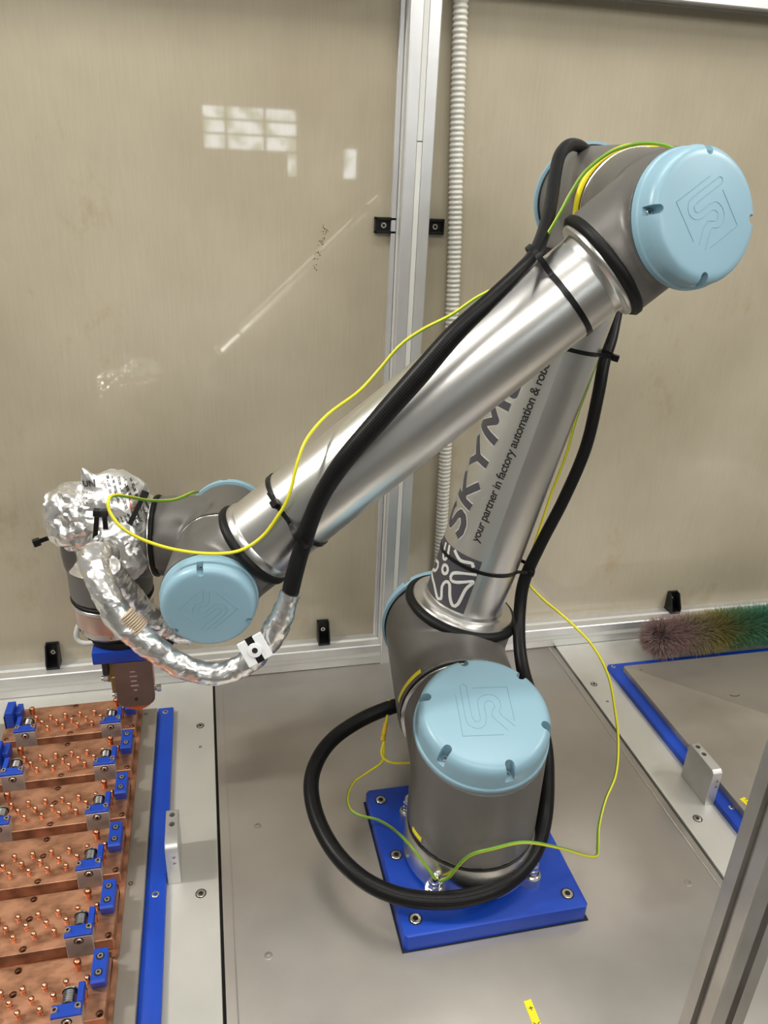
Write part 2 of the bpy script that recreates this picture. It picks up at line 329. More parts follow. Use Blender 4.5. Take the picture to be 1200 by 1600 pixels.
def screw(parent, p, n, r=0.0042, h=0.0012, mat='zinc', name='screw', sock=0.5):
    bm = B(); f = frame(p, n)
    lathe(bm, [(r, -0.002), (r, h * 0.6), (r * 0.9, h), (r * sock, h), (r * sock * 0.95, h - 0.0016), (0, h - 0.0016)], f, 20)
    bm.faces.ensure_lookup_table()
    me = finish(bm); me.materials.append(M[mat]); me.materials.append(M['screw_dark'])
    inv = f.inverted()
    for q in me.polygons:
        c = inv @ q.center
        if math.hypot(c.x, c.y) < r * sock * 0.99 and c.z < h: q.material_index = 1
    return link(name, me, None, parent)

# ------------------------------------------------------------------ room shell (behind the photographer)
def struct(name, bm, mat, label, parent=None, kind='structure', smooth=False):
    o = obj(name, bm, mat, parent, smooth); 
    if not parent: tag(o, label, None, None, kind)
    return o
struct('floor', box(B(), -3.5, 4.2, -4.1, 2.5, -0.95, -0.90), 'roomfloor', 'grey workshop floor under the machine table')
struct('ceiling', box(B(), -3.5, 4.2, -4.1, 2.5, 1.90, 1.95), 'roomwall', 'pale ceiling of the workshop')
struct('wall_left', box(B(), -3.55, -3.5, -4.1, 2.5, -0.9, 1.9), 'roomwall', 'pale workshop wall to the left')
struct('wall_right', box(B(), 4.2, 4.25, -4.1, 2.5, -0.9, 1.9), 'roomwall', 'pale workshop wall to the right')
OPEN = [(0.05, 0.74, 0.83, 1.12), (0.655, 0.74, 0.66, 0.83), (1.08, 1.20, 0.66, 0.88)]
xs = sorted({-3.5, 4.2} | {v for o_ in OPEN for v in o_[:2]}); zs = sorted({-0.9, 1.9} | {v for o_ in OPEN for v in o_[2:]}); bm = B()
for xa, xb in zip(xs, xs[1:]):
    for za, zb_ in zip(zs, zs[1:]):
        if not any(o_[0] <= xa and xb <= o_[1] and o_[2] <= za and zb_ <= o_[3] for o_ in OPEN): box(bm, xa, xb, -4.15, -4.1, za, zb_)
struct('wall_front', bm, 'roomwall', 'workshop wall behind the photographer')
m_, nt_, b_ = nmat('daylight_pane'); setp(b_, (0.8, 0.9, 1.0), 0.3, emis=(0.88, 0.94, 1.0), estr=8.0)
tc_ = nt_.nodes.new('ShaderNodeTexCoord'); nz_ = nt_.nodes.new('ShaderNodeTexNoise'); nz_.inputs['Scale'].default_value = 9
rp_ = nt_.nodes.new('ShaderNodeValToRGB'); rp_.color_ramp.elements[0].position = 0.38; rp_.color_ramp.elements[0].color = (0.30, 0.36, 0.30, 1); rp_.color_ramp.elements[1].position = 0.55; rp_.color_ramp.elements[1].color = (0.88, 0.94, 1, 1)
nt_.links.new(tc_.outputs['Object'], nz_.inputs['Vector']); nt_.links.new(nz_.outputs['Fac'], rp_.inputs[0]); nt_.links.new(rp_.outputs[0], b_.inputs['Emission Color']); M['daylight'] = m_
for i_, (xa, xb, za, zb_) in enumerate(OPEN):
    win = struct('window_%d' % (i_ + 1), box(B(), xa, xb, -4.145, -4.135, za, zb_), 'daylight', 'workshop window mirrored in the clear sheet')
    for x in ((xa, xa + 0.17, xa + 0.45, xb) if i_ == 0 else (xa, xb)): obj('muntin', box(B(), x - 0.01, x + 0.01, -4.134, -4.095, za, zb_), 'winframe', win, False)
    for zc in ((za, 0.935, 1.03, zb_) if i_ == 0 else (za, zb_)): obj('muntin', box(B(), xa, xb, -4.134, -4.09, zc - 0.008, zc + 0.008), 'winframe', win, False)

# ------------------------------------------------------------------ table
TB = thing('work_table', 'machine table with grey steel centre plate and pale aluminium side plates', 'table', (0.2885, 0.66, 0))
obj('centre_plate', box(B(), -0.0160, 0.5935, 0.28, 1.120, -0.006, 0.0, 0.0012, seg=2), 'steel', TB)
obj('side_plate', box(B(), -0.90, -0.0195, 0.28, 1.120, -0.006, 0.0, 0.0005), 'alu_plate', TB)
obj('side_plate', box(B(), 0.5975, 1.60, 0.28, 1.120, -0.006, 0.0, 0.0005), 'alu_plate', TB)
obj('frame', box(box(B(), -0.90, 1.60, 0.285, 1.12, -0.05, -0.0065), -0.90, 1.60, 0.30, 1.10, -0.12, -0.05), 'hole', TB, False)
for x in (-0.80, 1.45):
    for y in (0.36, 1.05): obj('leg', box(B(), x - 0.02, x + 0.02, y - 0.02, y + 0.02, -0.90, -0.12), 'alu', TB, False)
# folded hem of the steel plate: a fine raised line parallel to each seam
for x in (-0.0045, 0.583): obj('hem', box(B(), x - 0.0007, x + 0.0007, 0.285, 1.083, -0.001, 0.0005), 'steel', TB, False)
# thin dark gap around the blue mounting plate
obj('recess', box(B(), 0.1762, 0.4006, 0.5497, 0.7747, -0.001, 0.0004), 'hole', TB, False)
for x, y, r in ((0.032, 0.759, .0042), (0.031, 0.575, .0042), (0.547, 0.575, .0042), (0.5445, 0.760, .0042)):
    screw(TB, (x, y, 0), (0, 0, 1), r * 1.15, 0.0004, 'zinc_dull')
for x, y, r in ((-0.0398, 0.9706, .0046), (-0.0404, 0.6687, .0052), (0.6155, 0.9676, .0046), (0.6196, 0.6663, .0052)):
    obj('counterbore', lathe(B(), [(r + .0012, -0.001), (r + .0012, 0.0003), (0, 0.0003)], frame((x, y, 0), (0, 0, 1)), 24), 'hole', TB)
    screw(TB, (x, y, 0.0002), (0, 0, 1), r, 0.0006)
for x, y in ((-0.040, 0.9232), (0.6163, 0.9206)):
    obj('pin_hole', lathe(B(), [(.0022, -.001), (.0022, .0004), (.0013, .0004), (.0013, -.0006), (0, -.0006)], frame((x, y, 0), (0, 0, 1)), 16), 'screw_dark', TB)

# ------------------------------------------------------------------ aluminium frame of the enclosure
def profile(name, label, p0, p1, xdir, size=0.040, slots='xXyY', strip='y', kind='structure', cat=None):
    """40 mm slotted profile from p0 to p1; xdir = local x direction"""
    p0, p1 = V(p0), V(p1); f = frame(p0, p1 - p0, xdir); L = (p1 - p0).length; h = size / 2; s = 0.0041; d = 0.006; c = 0.0015
    def side(has):  # one side from (-h,-h) to (h,-h), outward -y
        pts = [(-h + c, -h)]
        if has: pts += [(-s, -h), (-s, -h + d), (s, -h + d), (s, -h)]
        return pts + [(h - c, -h)]
    poly = []
    for k, nm in enumerate(('y', 'X', 'Y', 'x')):    # y: -y side, X:+x, Y:+y, x:-x
        an = k * PI / 2
        for x, y in side(nm in slots): poly.append((x * math.cos(an) - y * math.sin(an), x * math.sin(an) + y * math.cos(an)))
    bm = B(); a_ = [bm.verts.new(f @ V(x, y, 0)) for x, y in poly]; b_ = [bm.verts.new(f @ V(x, y, L)) for x, y in poly]
    n = len(poly)
    for k in range(n): bm.faces.new((a_[k], a_[(k + 1) % n], b_[(k + 1) % n], b_[k]))
    bm.faces.new(list(reversed(a_))); bm.faces.new(b_)
    o = obj(name, bm, 'alu', None, False)
    if kind: tag(o, label, None, None, kind)
    else: tag(o, label, cat)
    return o, f, L
def strip(parent, f, L, side, z0, z1, off=0.0, w=0.0036):
    an = {'y': 0, 'X': PI / 2, 'Y': PI, 'x': -PI / 2}[side]; R_ = Matrix.Rotation(an, 4, 'Z')
    return obj('slot_strip', box(B(), -w, w, -0.0197, -0.0145, z0, z1, mtx=f @ R_), 'alu_strip', parent, False)
# upright: front face at y = 1.084
pl, f, L = profile('trim_1', 'upright slotted aluminium profile standing behind the robot', (0.2865, 1.104, 0.0), (0.2865, 1.104, 1.30), (1, 0, 0))
strip(pl, f, L, 'y', 0.0, 0.8225); strip(pl, f, L, 'y', 0.8240, 1.30); strip(pl, f, L, 'x', 0.04, 1.30)
rl, f, L = profile('trim_2', 'bottom aluminium rail left of the upright', (-0.95, 1.104, 0.0195), (0.2662, 1.104, 0.0195), (0, 0, 1), size=0.039)
strip(rl, f, L, 'X', 0, L); strip(rl, f, L, 'Y', 0, L) if False else None; strip(rl, f, L, 'Y', 0, L, w=0.0037)
rr, f, L = profile('trim_3', 'bottom aluminium rail right of the upright', (0.3068, 1.104, 0.0195), (1.60, 1.104, 0.0195), (0, 0, 1), size=0.039)
strip(rr, f, L, 'X', 0, L); strip(rr, f, L, 'Y', 0, L)
tr, f, L = profile('trim_4', 'top aluminium rail of the enclosure', (0.3068, 1.104, 1.024), (1.60, 1.104, 1.024), (0, 0, 1))
tr2, f, L = profile('trim_5', 'top aluminium rail left of the upright', (-0.95, 1.104, 1.024), (0.2662, 1.104, 1.024), (0, 0, 1))
# narrow bead that holds the clear sheet beside the upright
for x in (0.2630,): struct('trim_6', box(B(), x - 0.0035, x + 0.0033, 1.112, 1.121, 0.039, 1.004, 0.0008), 'alu', 'narrow clamping bead left of the upright')
wl = struct('wall_back', box(B(), -0.95, 0.2660, 1.121, 1.130, 0.030, 1.05), 'wall', 'stained beige back panel left of the upright under a glossy clear sheet')
wr = struct('wall_back', box(B(), 0.3070, 1.60, 1.121, 1.130, 0.030, 1.05), 'wall', 'beige back panel right of the upright behind the robot')
# small brown splash on the left panel
random.seed(3); bm = B()
for i in range(60):
    t = random.random(); x = 0.1515 + 0.018 * t + random.gauss(0, 0.0025); zz = 0.656 + 0.060 * t + random.gauss(0, 0.002); r = random.uniform(0.0003, 0.0011)
    lathe(bm, [(r, 0), (r * 0.8, 0.0002), (0, 0.0003)], frame((x, 1.1209, zz), (0, -1, 0)), 7)
M['splash'] = plain('brown_splash', (0.16, 0.11, 0.055), 0.6)
sp = obj('splash_mark', bm, 'splash', wl); sp['kind'] = 'stuff'

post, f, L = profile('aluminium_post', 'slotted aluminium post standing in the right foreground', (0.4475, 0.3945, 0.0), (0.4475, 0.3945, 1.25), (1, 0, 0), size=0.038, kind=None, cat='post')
post.data.materials.clear(); post.data.materials.append(M['alu_dark_refl'])  # post takes the aluminium with dark reflections coloured in
# ------------------------------------------------------------------ panel brackets
def bracket(x, z, label, group, rot='up'):
    t = thing('panel_bracket', label, 'bracket', (x, 1.110, z), group)
    if rot == 'up':     # stands on the rail against the panel, open to the front
        bm = B(); x0, x1 = x - 0.010, x + 0.010; y0, y1 = 1.097, 1.1208
        box(bm, x0, x1, 1.1175, y1, z, z + 0.038, 0.0004); box(bm, x0, x1, y0, 1.1175, z, z + 0.004, 0.0004)
        for xa in (x0, x1 - 0.0022):
            vs = []
            for xx in (xa, xa + 0.0022): vs.append([bm.verts.new((xx, *q)) for q in ((y0, z + 0.004), (y0, z + 0.012), (1.110, z + 0.037), (1.1176, z + 0.037), (1.1176, z + 0.004))])
            bm.faces.new(vs[0]); bm.faces.new(list(reversed(vs[1])))
            for k in range(5): bm.faces.new((vs[0][k], vs[1][k], vs[1][(k + 1) % 5], vs[0][(k + 1) % 5]))
        bmesh.ops.recalc_face_normals(bm, faces=bm.faces[:])
        obj('body', bm, 'black', t, False); screw(t, (x, 1.1174, z + 0.022), (0, -1, 0), 0.0040, 0.003, 'zinc')
    else:               # lies flat beside the upright
        x0, x1 = x - 0.0145, x + 0.0145; bm = B()
        box(bm, x0, x1, 1.1120, 1.1208, z, z + 0.0035, 0.0004); box(bm, x0, x1, 1.1120, 1.1208, z + 0.0175, z + 0.021, 0.0004)
        box(bm, x0, x1, 1.1180, 1.1208, z, z + 0.021); box(bm, x0 if rot == 'left' else x1 - 0.002, (x0 + 0.002) if rot == 'left' else x1, 1.1120, 1.1208, z, z + 0.021)
        obj('body', bm, 'black', t, False); screw(t, (x + (-0.002 if rot == 'left' else 0.002), 1.1180, z + 0.0105), (0, -1, 0), 0.0042, 0.003, 'zinc')
    return t
G = 'black panel brackets of the enclosure'
bracket(-0.2655, 0.0388, 'black bracket on the bottom rail at far left, left of the gripper', G)
bracket(0.1700, 0.0388, 'black bracket on the bottom rail just left of the upright', G)
bracket(0.8420, 0.0388, 'black bracket on the bottom rail behind the feather duster', G)
bracket(0.2560 - 0.0045, 0.7060, 'black bracket flat on the panel at the left side of the upright', G, 'left')
bracket(0.3220, 0.7060, 'black bracket flat on the panel between the upright and the corrugated conduit', G, 'right')

# ------------------------------------------------------------------ corrugated conduit
ctl = [(0.331, 1.108, 1.10), (0.3365, 1.109, 0.985), (0.345, 1.109, 0.82), (0.3545, 1.109, 0.66), (0.3605, 1.109, 0.48), (0.3665, 1.109, 0.27), (0.372, 1.109, 0.0395)]
bm = B(); sweep(bm, ctl, 0.0093, step=0.0011, n=20, disp=lambda p, L, an: 0.10 * math.sin(2 * PI * L / 0.0066))
tag(obj('corrugated_conduit', bm, 'conduit', angle=1.2), 'off-white corrugated plastic conduit running down the panel right of the upright', 'conduit')

# ------------------------------------------------------------------ left fixture tray
tag(obj('blue_guide_strip', box(B(), -0.1030, -0.0798, 0.30, 1.0110, 0.0, 0.0095, 0.0012, seg=2), 'blue'), 'long blue plastic strip beside the copper pin plates', 'strip')
BS = bpy.data.objects['blue_guide_strip']
for y in (1.0003, 0.6692, 0.34): screw(BS, (-0.0916, y, 0.0095), (0, 0, 1), 0.0043, 0.0006)
gp = obj('fixture_plate', box(B(), -0.60, -0.1031, 0.30, 1.0030, 0.0, 0.0172, 0.0008), 'greyplate')
tag(gp, 'worn grey plate carrying the copper pin plates on the left', 'plate')
for x, y in ((-0.1195, 0.683), (-0.1195, 0.9905)):
    obj('hole', lathe(B(), [(.0026, 0), (.0026, .0006), (.0016, .0006), (.0016, -.0006), (0, -.0006)], frame((x, y, 0.0168), (0, 0, 1)), 16), 'screw_dark', gp)
def slab(y0, y1, label):
    bm = B(); vs = []; r = 0.006; x1 = -0.1245
    pts = [(-0.315, y0), (x1 - r, y0)] + [(x1 - r + r * math.sin(t), y0 + r - r * math.cos(t)) for t in (0.4, 0.8, 1.2, 1.57)] + [(x1 - r + r * math.cos(t), y1 - r + r * math.sin(t)) for t in (0, 0.4, 0.8, 1.2)] + [(x1 - r, y1), (-0.315, y1)]
    a_ = [bm.verts.new((x, y, 0.0172)) for x, y in pts]; b_ = [bm.verts.new((x, y, 0.0240)) for x, y in pts]; n = len(pts)
    bm.faces.new(list(reversed(a_))); bm.faces.new(b_)
    for k in range(n): bm.faces.new((a_[k], a_[(k + 1) % n], b_[(k + 1) % n], b_[k]))
    return tag(obj('copper_base_slab', bm, 'copper', None, False), label, 'slab')
slab(0.587, 1.012, 'long copper slab under the five rear copper pin plates')
slab(0.16 + 0.14, 0.5845, 'copper slab under the frontmost copper pin plate')
# one pin plate, origin at its front right top corner
PW, PD = 0.178, 0.070
def build_pin_plate(name):
    t = thing(name, 'x', 'plate', (0, 0, 0))
    pb = obj('plate', box(B(), -PW, 0, 0, PD, -0.0160, 0, 0.0006), 'copper', t, False)
    bm = B()
    for x, y in ((-0.0890, 0.0648), (-0.0890, 0.0402), (-0.0890, 0.0046), (-0.0050, 0.0052), (-0.1730, 0.0052), (-0.0030, 0.0655)):
        lathe(bm, [(0.0030, -0.012), (0.0030, -0.004), (0.0037, -0.003), (0.0037, 0.002)], frame((x, y, 0), (0, 0, 1)), 20)
    cut(pb, bm, 0.4)
    for x, y in ((-0.0890, 0.0648), (-0.0890, 0.0402), (-0.0890, 0.0046), (-0.0050, 0.0052), (-0.1730, 0.0052)):
        obj('bore_bottom', lathe(B(), [(0.0029, -0.0118), (0.0029, -0.0078), (0.0014, -0.0078), (0, -0.009)], frame((x, y, 0), (0, 0, 1)), 12), 'hole', t)
    me = None
    def pin(x, y, r=0.0029, h=0.0092, red=False):
        nonlocal me
        key = (r, h, red)
        if key not in cache:
            bm = B(); hd = r * 1.0
            lathe(bm, [(r * .84, -0.002), (r * .84, h * 0.45), (hd, h * 0.5), (hd, h - r * .7), (hd * .86, h - r * .28), (hd * .5, h - r * .05), (0, h)], Matrix.Identity(4), 14)
            cache[key] = finish(bm, True, 1.0); cache[key].materials.append(M['pin_red' if red else 'pin'])
        o = link('pin', cache[key], None, t); o.location = (x, y, 0)
    cache = {}
    for k in range(8): pin(-0.0195 - 0.02 * k, 0.0397)
    for k in range(6): pin(-0.0295 - 0.02 * k, 0.0278)
    for k in range(6): pin(-0.0400 - 0.02 * k, 0.0160)
    pin(-0.1295 - 0.02, 0.0278); pin(-0.1595, 0.0160)
    pin(-0.0307, 0.0562, 0.0039, 0.0135, True); pin(-0.1473, 0.0562, 0.0039, 0.0120, True)
    pin(-0.0205, 0.0240, 0.0034, 0.0130, True)
    for mir in (0, 1):
        fx = (lambda x: -PW - x) if mir else (lambda x: x)
        def bx(bm, x0, x1, *r, **kw):
            a_, b_ = sorted((fx(x0), fx(x1))); return box(bm, a_, b_, *r, **kw)
        cl = obj('clamp_block', bx(B(), -0.0457, -0.0188, -0.0035, 0.0095, -0.0160, 0.0155, bev=0.0005), 'block', t)
        obj('clamp_cover', bx(bx(B(), -0.0460, -0.0185, -0.0040, 0.0085, 0.0155, 0.0190, bev=0.0005), -0.0245, -0.0185, 0.0085, 0.0280, 0.0110, 0.0195, bev=0.0005), 'blue', cl)
        bm = B(); fr = frame((fx(-0.0330), 0.0085, 0.0120), (0, 1, 0))
        prof = [(0.0030, -0.001), (0.0030, 0.001), (0.0072, 0.001), (0.0072, 0.0022)]
        for k in range(7): prof += [(0.0058, 0.003 + k * .0017), (0.0063, 0.0038 + k * .0017)]
        prof += [(0.0058, 0.0150), (0.0072, 0.0150), (0.0072, 0.0164), (0, 0.0164)]
        lathe(bm, prof, fr, 18); obj('spring_plunger', bm, 'plunger', cl)
        bm = B(); lathe(bm, [(0.0073, 0.0150), (0.0074, 0.0166), (0.0055, 0.0172), (0, 0.0172)], fr, 18); obj('plunger_cap', bm, 'zinc', cl)
        screw(cl, (fx(-0.0428), 0.0022, 0.0190), (0, 0, 1), 0.0031, 0.0026); screw(cl, (fx(-0.0222), 0.0030, 0.0190), (0, 0, 1), 0.0031, 0.0026)
        obj('counterbore', lathe(B(), [(0.0049, -0.001), (0.0049, 0.0002), (0, 0.0002)], frame((fx(-0.0325), -0.0035, 0.0092), (0, -1, 0)), 18), 'hole', cl)
        screw(cl, (fx(-0.0325), -0.0035, 0.0092), (0, -1, 0), 0.0038, 0.0014)
    # right end stop: sloping front
    bm = B(); prof = [(0.0315, 0.0), (0.0275, 0.0135), (0.0300, 0.0148), (0.0640, 0.0148), (0.0640, 0.0)]
    a_ = [bm.verts.new((-0.0148, y, z_)) for y, z_ in prof]; b_ = [bm.verts.new((-0.0012, y, z_)) for y, z_ in prof]
    bm.faces.new(a_); bm.faces.new(list(reversed(b_)))
    for k in range(5): bm.faces.new((a_[(k + 1) % 5], a_[k], b_[k], b_[(k + 1) % 5]))
    bmesh.ops.recalc_face_normals(bm, faces=bm.faces[:])
    es = obj('end_stop', bm, 'blue', t, False)
    for y in (0.0550, 0.0375):
        obj('counterbore', lathe(B(), [(0.0042, -0.001), (0.0042, 0.0003), (0, 0.0003)], frame((-0.0080, y, 0.0148), (0, 0, 1)), 18), 'hole', es)
        screw(es, (-0.0080, y, 0.0148), (0, 0, 1), 0.0030, 0.0012)
    # left end stop: tall blue block with a step
    bm = box(B(), -0.1772, -0.1665, 0.0290, 0.0560, 0.0, 0.0260, 0.0006); box(bm, -0.1665, -0.1590, 0.0400, 0.0620, 0.0, 0.0165, 0.0006)
    obj('end_stop', bm, 'blue', t, True)
    bm = box(B(), -0.1790, -0.1773, 0.0290, 0.0560, -0.010, 0.0200, 0.0004); obj('side_leaf', bm, 'black', t)
    return t
cp = build_pin_plate('copper_pin_plate')
names = ['copper pin plate farthest back, right under the gripper', 'copper pin plate second from the back, in front of the one under the gripper',
         'copper pin plate third from the back', 'copper pin plate fourth from the back, left of the upright aluminium block',
         'copper pin plate fifth from the back, second from the front', 'copper pin plate nearest the viewer, at the bottom left corner']
for i in range(6):
    o = cp if i == 0 else copy_tree(cp)
    o.location = (-0.1290, 0.9322 - 0.0841 * i, 0.0401); tag(o, names[i], 'plate', 'copper pin plates in the left fixture')

# ------------------------------------------------------------------ right tray
def poly_slab(name, pts, z0, z1, mat, bev=0.0):
    bm = B(); a_ = [bm.verts.new((x, y, z0)) for x, y in pts]; b_ = [bm.verts.new((x, y, z1)) for x, y in pts]; n = len(pts)
    bm.faces.new(list(reversed(a_))); tp = bm.faces.new(b_)
    for k in range(n): bm.faces.new((a_[k], a_[(k + 1) % n], b_[(k + 1) % n], b_[k]))
    bmesh.ops.recalc_face_normals(bm, faces=bm.faces[:])
    if bev: bmesh.ops.bevel(bm, geom=list(tp.edges), offset=bev, segments=2, affect='EDGES', profile=0.5)
    return obj(name, bm, mat, None, True, 0.5)
bt = poly_slab('blue_tray', [(0.6575, 0.30), (1.42, 0.30), (1.42, 1.0060), (0.6610, 1.0060), (0.6575, 1.0025)], 0.0, 0.0085, 'blue', 0.001)
tag(bt, 'blue plastic tray edge around the empty grey plate on the right', 'tray')
for x, y in ((0.6665, 0.9985), (0.6718, 0.6690)): screw(bt, (x, y, 0.0085), (0, 0, 1), 0.0040, 0.0006)
gr = poly_slab('fixture_plate', [(0.6765, 0.30), (1.40, 0.30), (1.40, 0.9850), (0.6790, 0.9850), (0.6765, 0.9825)], 0.0085, 0.0185, 'greyplate', 0.0008)
tag(gr, 'empty worn grey plate lying on the blue tray at right', 'plate')
obj('hole', lathe(B(), [(.0022, 0), (.0022, .0005), (.0012, .0005), (0, .0001)], frame((0.7020, 0.9700, 0.0182), (0, 0, 1)), 14), 'zinc', gr)
bm = B(); sweep(bm, [(0.823 + 0.009 * math.cos(t), 0.882 + 0.006 * math.sin(t), 0.0187) for t in [3.3 + k * 0.3 for k in range(9)]], 0.0006, 0.002, 6)
obj('scratch_mark', bm, 'hole', gr)
# yellow cable tag on the right tray
tg = poly_slab('yellow_tag', [(0.6835, 0.6715), (0.6925, 0.6735), (0.6965, 0.6550), (0.6875, 0.6520)], 0.0186, 0.0192, 'yellow')
tag(tg, 'small yellow printed tag on the grey plate beside the right post', 'label')
bm = bmesh.new(); bm.from_mesh(text_mesh('126', 0.0080)); 
mt = Matrix.Translation((0.6880, 0.6700, 0.0193)) @ Matrix.Rotation(math.radians(-78), 4, 'Z')
for v in bm.verts: v.co = mt @ v.co
obj('print', bm, 'ink', tg, False)
# ------------------------------------------------------------------ upright aluminium stop blocks
def stop_block(x0, x1, y0, y1, h, label):
    t = thing('stop_block', label, 'block', ((x0 + x1) / 2, (y0 + y1) / 2, 0), 'upright aluminium stop blocks')
    bm = B(); c = 0.0045; prof = [(y0, 0), (y0, h - c), (y0 + c, h), (y1 - c * .6, h), (y1, h - c * .6), (y1, 0)]
    a_ = [bm.verts.new((x0, y, z_)) for y, z_ in prof]; b_ = [bm.verts.new((x1, y, z_)) for y, z_ in prof]; n = 6
    bm.faces.new(a_); bm.faces.new(list(reversed(b_)))
    for k in range(n): bm.faces.new((a_[(k + 1) % n], a_[k], b_[k], b_[(k + 1) % n]))
    bmesh.ops.recalc_face_normals(bm, faces=bm.faces[:])
    bmesh.ops.bevel(bm, geom=bm.edges[:], offset=0.0005, segments=1, affect='EDGES')
    bd = obj('body', bm, 'block', t, False); xc = (x0 + x1) / 2; cb = B()
    for y in (y1 - 0.010, y1 - 0.025): lathe(cb, [(0.0035, -0.010), (0.0035, 0.002)], frame((xc, y, h), (0, 0, 1)), 20)
    for z_ in (h - 0.018, h - 0.028): lathe(cb, [(0.0019, -0.006), (0.0019, 0.002)], frame((xc + 0.002, y0, z_), (0, -1, 0)), 16)
    cut(bd, cb, 0.4)
    for y in (y1 - 0.010, y1 - 0.025): obj('bore_bottom', lathe(B(), [(0.0034, -0.0099), (0.0034, -0.006), (0, -0.007)], frame((xc, y, h), (0, 0, 1)), 16), 'hole', t)
    for z_ in (h - 0.018, h - 0.028): screw(t, (xc + 0.002, y0 + 0.0035, z_), (0, -1, 0), 0.0016, 0.0012)
    return t
stop_block(-0.0785, -0.0635, 0.6880, 0.7470, 0.0610, 'upright aluminium block beside the long blue strip on the left')
stop_block(0.6430, 0.6575, 0.6855, 0.7450, 0.0605, 'upright aluminium block beside the blue tray on the right')

# ------------------------------------------------------------------ robot
S = V(0.28214, 0.65274, 0.1673); AX = V(0.14073, 0.99005, 0).normalized(); U = V(-0.99005, 0.14073, 0).normalized(); Z = V(0, 0, 1)
S2 = V(0.31322, 0.87144, 0.1673) - V(0.004, 0, 0); E2 = V(0.44394, 0.85286, 0.76489); E1 = V(0.41975, 0.68267, 0.76489); W1 = V(-0.00448, 0.74298, 0.38553)
EU = (E2 - S2).normalized(); G_ = (W1 - E1).normalized()
RB = thing('robot_arm', 'grey robot arm with silver tubes and pale blue joint lids, standing on the blue plate', 'robot', (S.x, S.y, 0.0225))
def housing(name, cyls, parent, voxel=0.0028, sm=14, spheres=(), clip=None):
    bm = B()
    for p0, p1, r in cyls: cyl(bm, p0, p1, r, n=56)
    for p, r in spheres:
        bmesh.ops.create_uvsphere(bm, u_segments=32, v_segments=20, radius=r, matrix=Matrix.Translation(p))
    o = obj(name, bm, 'grey', parent)
    bake(o, [('REMESH', dict(mode='VOXEL', voxel_size=voxel, use_smooth_shade=True)), ('SMOOTH', dict(factor=0.5, iterations=sm))])
    if clip:
        b2 = bmesh.new(); b2.from_mesh(o.data)
        r = bmesh.ops.bisect_plane(b2, geom=b2.verts[:] + b2.edges[:] + b2.faces[:], plane_co=clip[0], plane_no=clip[1], clear_outer=True)
        bmesh.ops.holes_fill(b2, edges=[e for e in b2.edges if e.is_boundary], sides=0); b2.to_mesh(o.data); b2.free()
    for q in o.data.polygons: q.use_smooth = len(q.vertices) < 9
    return o
def ring(name, p, n, r, h, mat, parent, inner=None, round_=0.3):
    f = frame(p, n); e = h * round_
    return obj(name, lathe(B(), [(r - 0.010 if inner is None else inner, 0), (r - e, 0), (r, e), (r, h - e), (r - e, h), (r - 0.010 if inner is None else inner, h)], f, 72), mat, parent, True, 0.9)
LOGO = [[(0.0, 1.18), (0.0, 0.30), (0.07, 0.12), (0.24, 0.04), (0.41, 0.12), (0.48, 0.30), (0.48, 0.62), (0.53, 0.72), (0.62, 0.76), (0.71, 0.70), (0.73, 0.60), (0.66, 0.50), (0.62, 0.40), (0.66, 0.28), (0.92, -0.04)],
        [(0.15, 1.18), (0.15, 0.34), (0.19, 0.23), (0.27, 0.21), (0.33, 0.26), (0.34, 0.36), (0.34, 0.66), (0.40, 0.84), (0.56, 0.92), (0.75, 0.90), (0.86, 0.78), (0.88, 0.60), (0.80, 0.46), (0.84, 0.36), (1.10, 0.06)],
        [(0.0, 1.18), (0.075, 1.24), (0.15, 1.18)], [(0.28, 1.12), (1.12, 1.12), (1.12, 0.20)], [(-0.14, 0.95), (-0.14, -0.14), (0.80, -0.14)]]
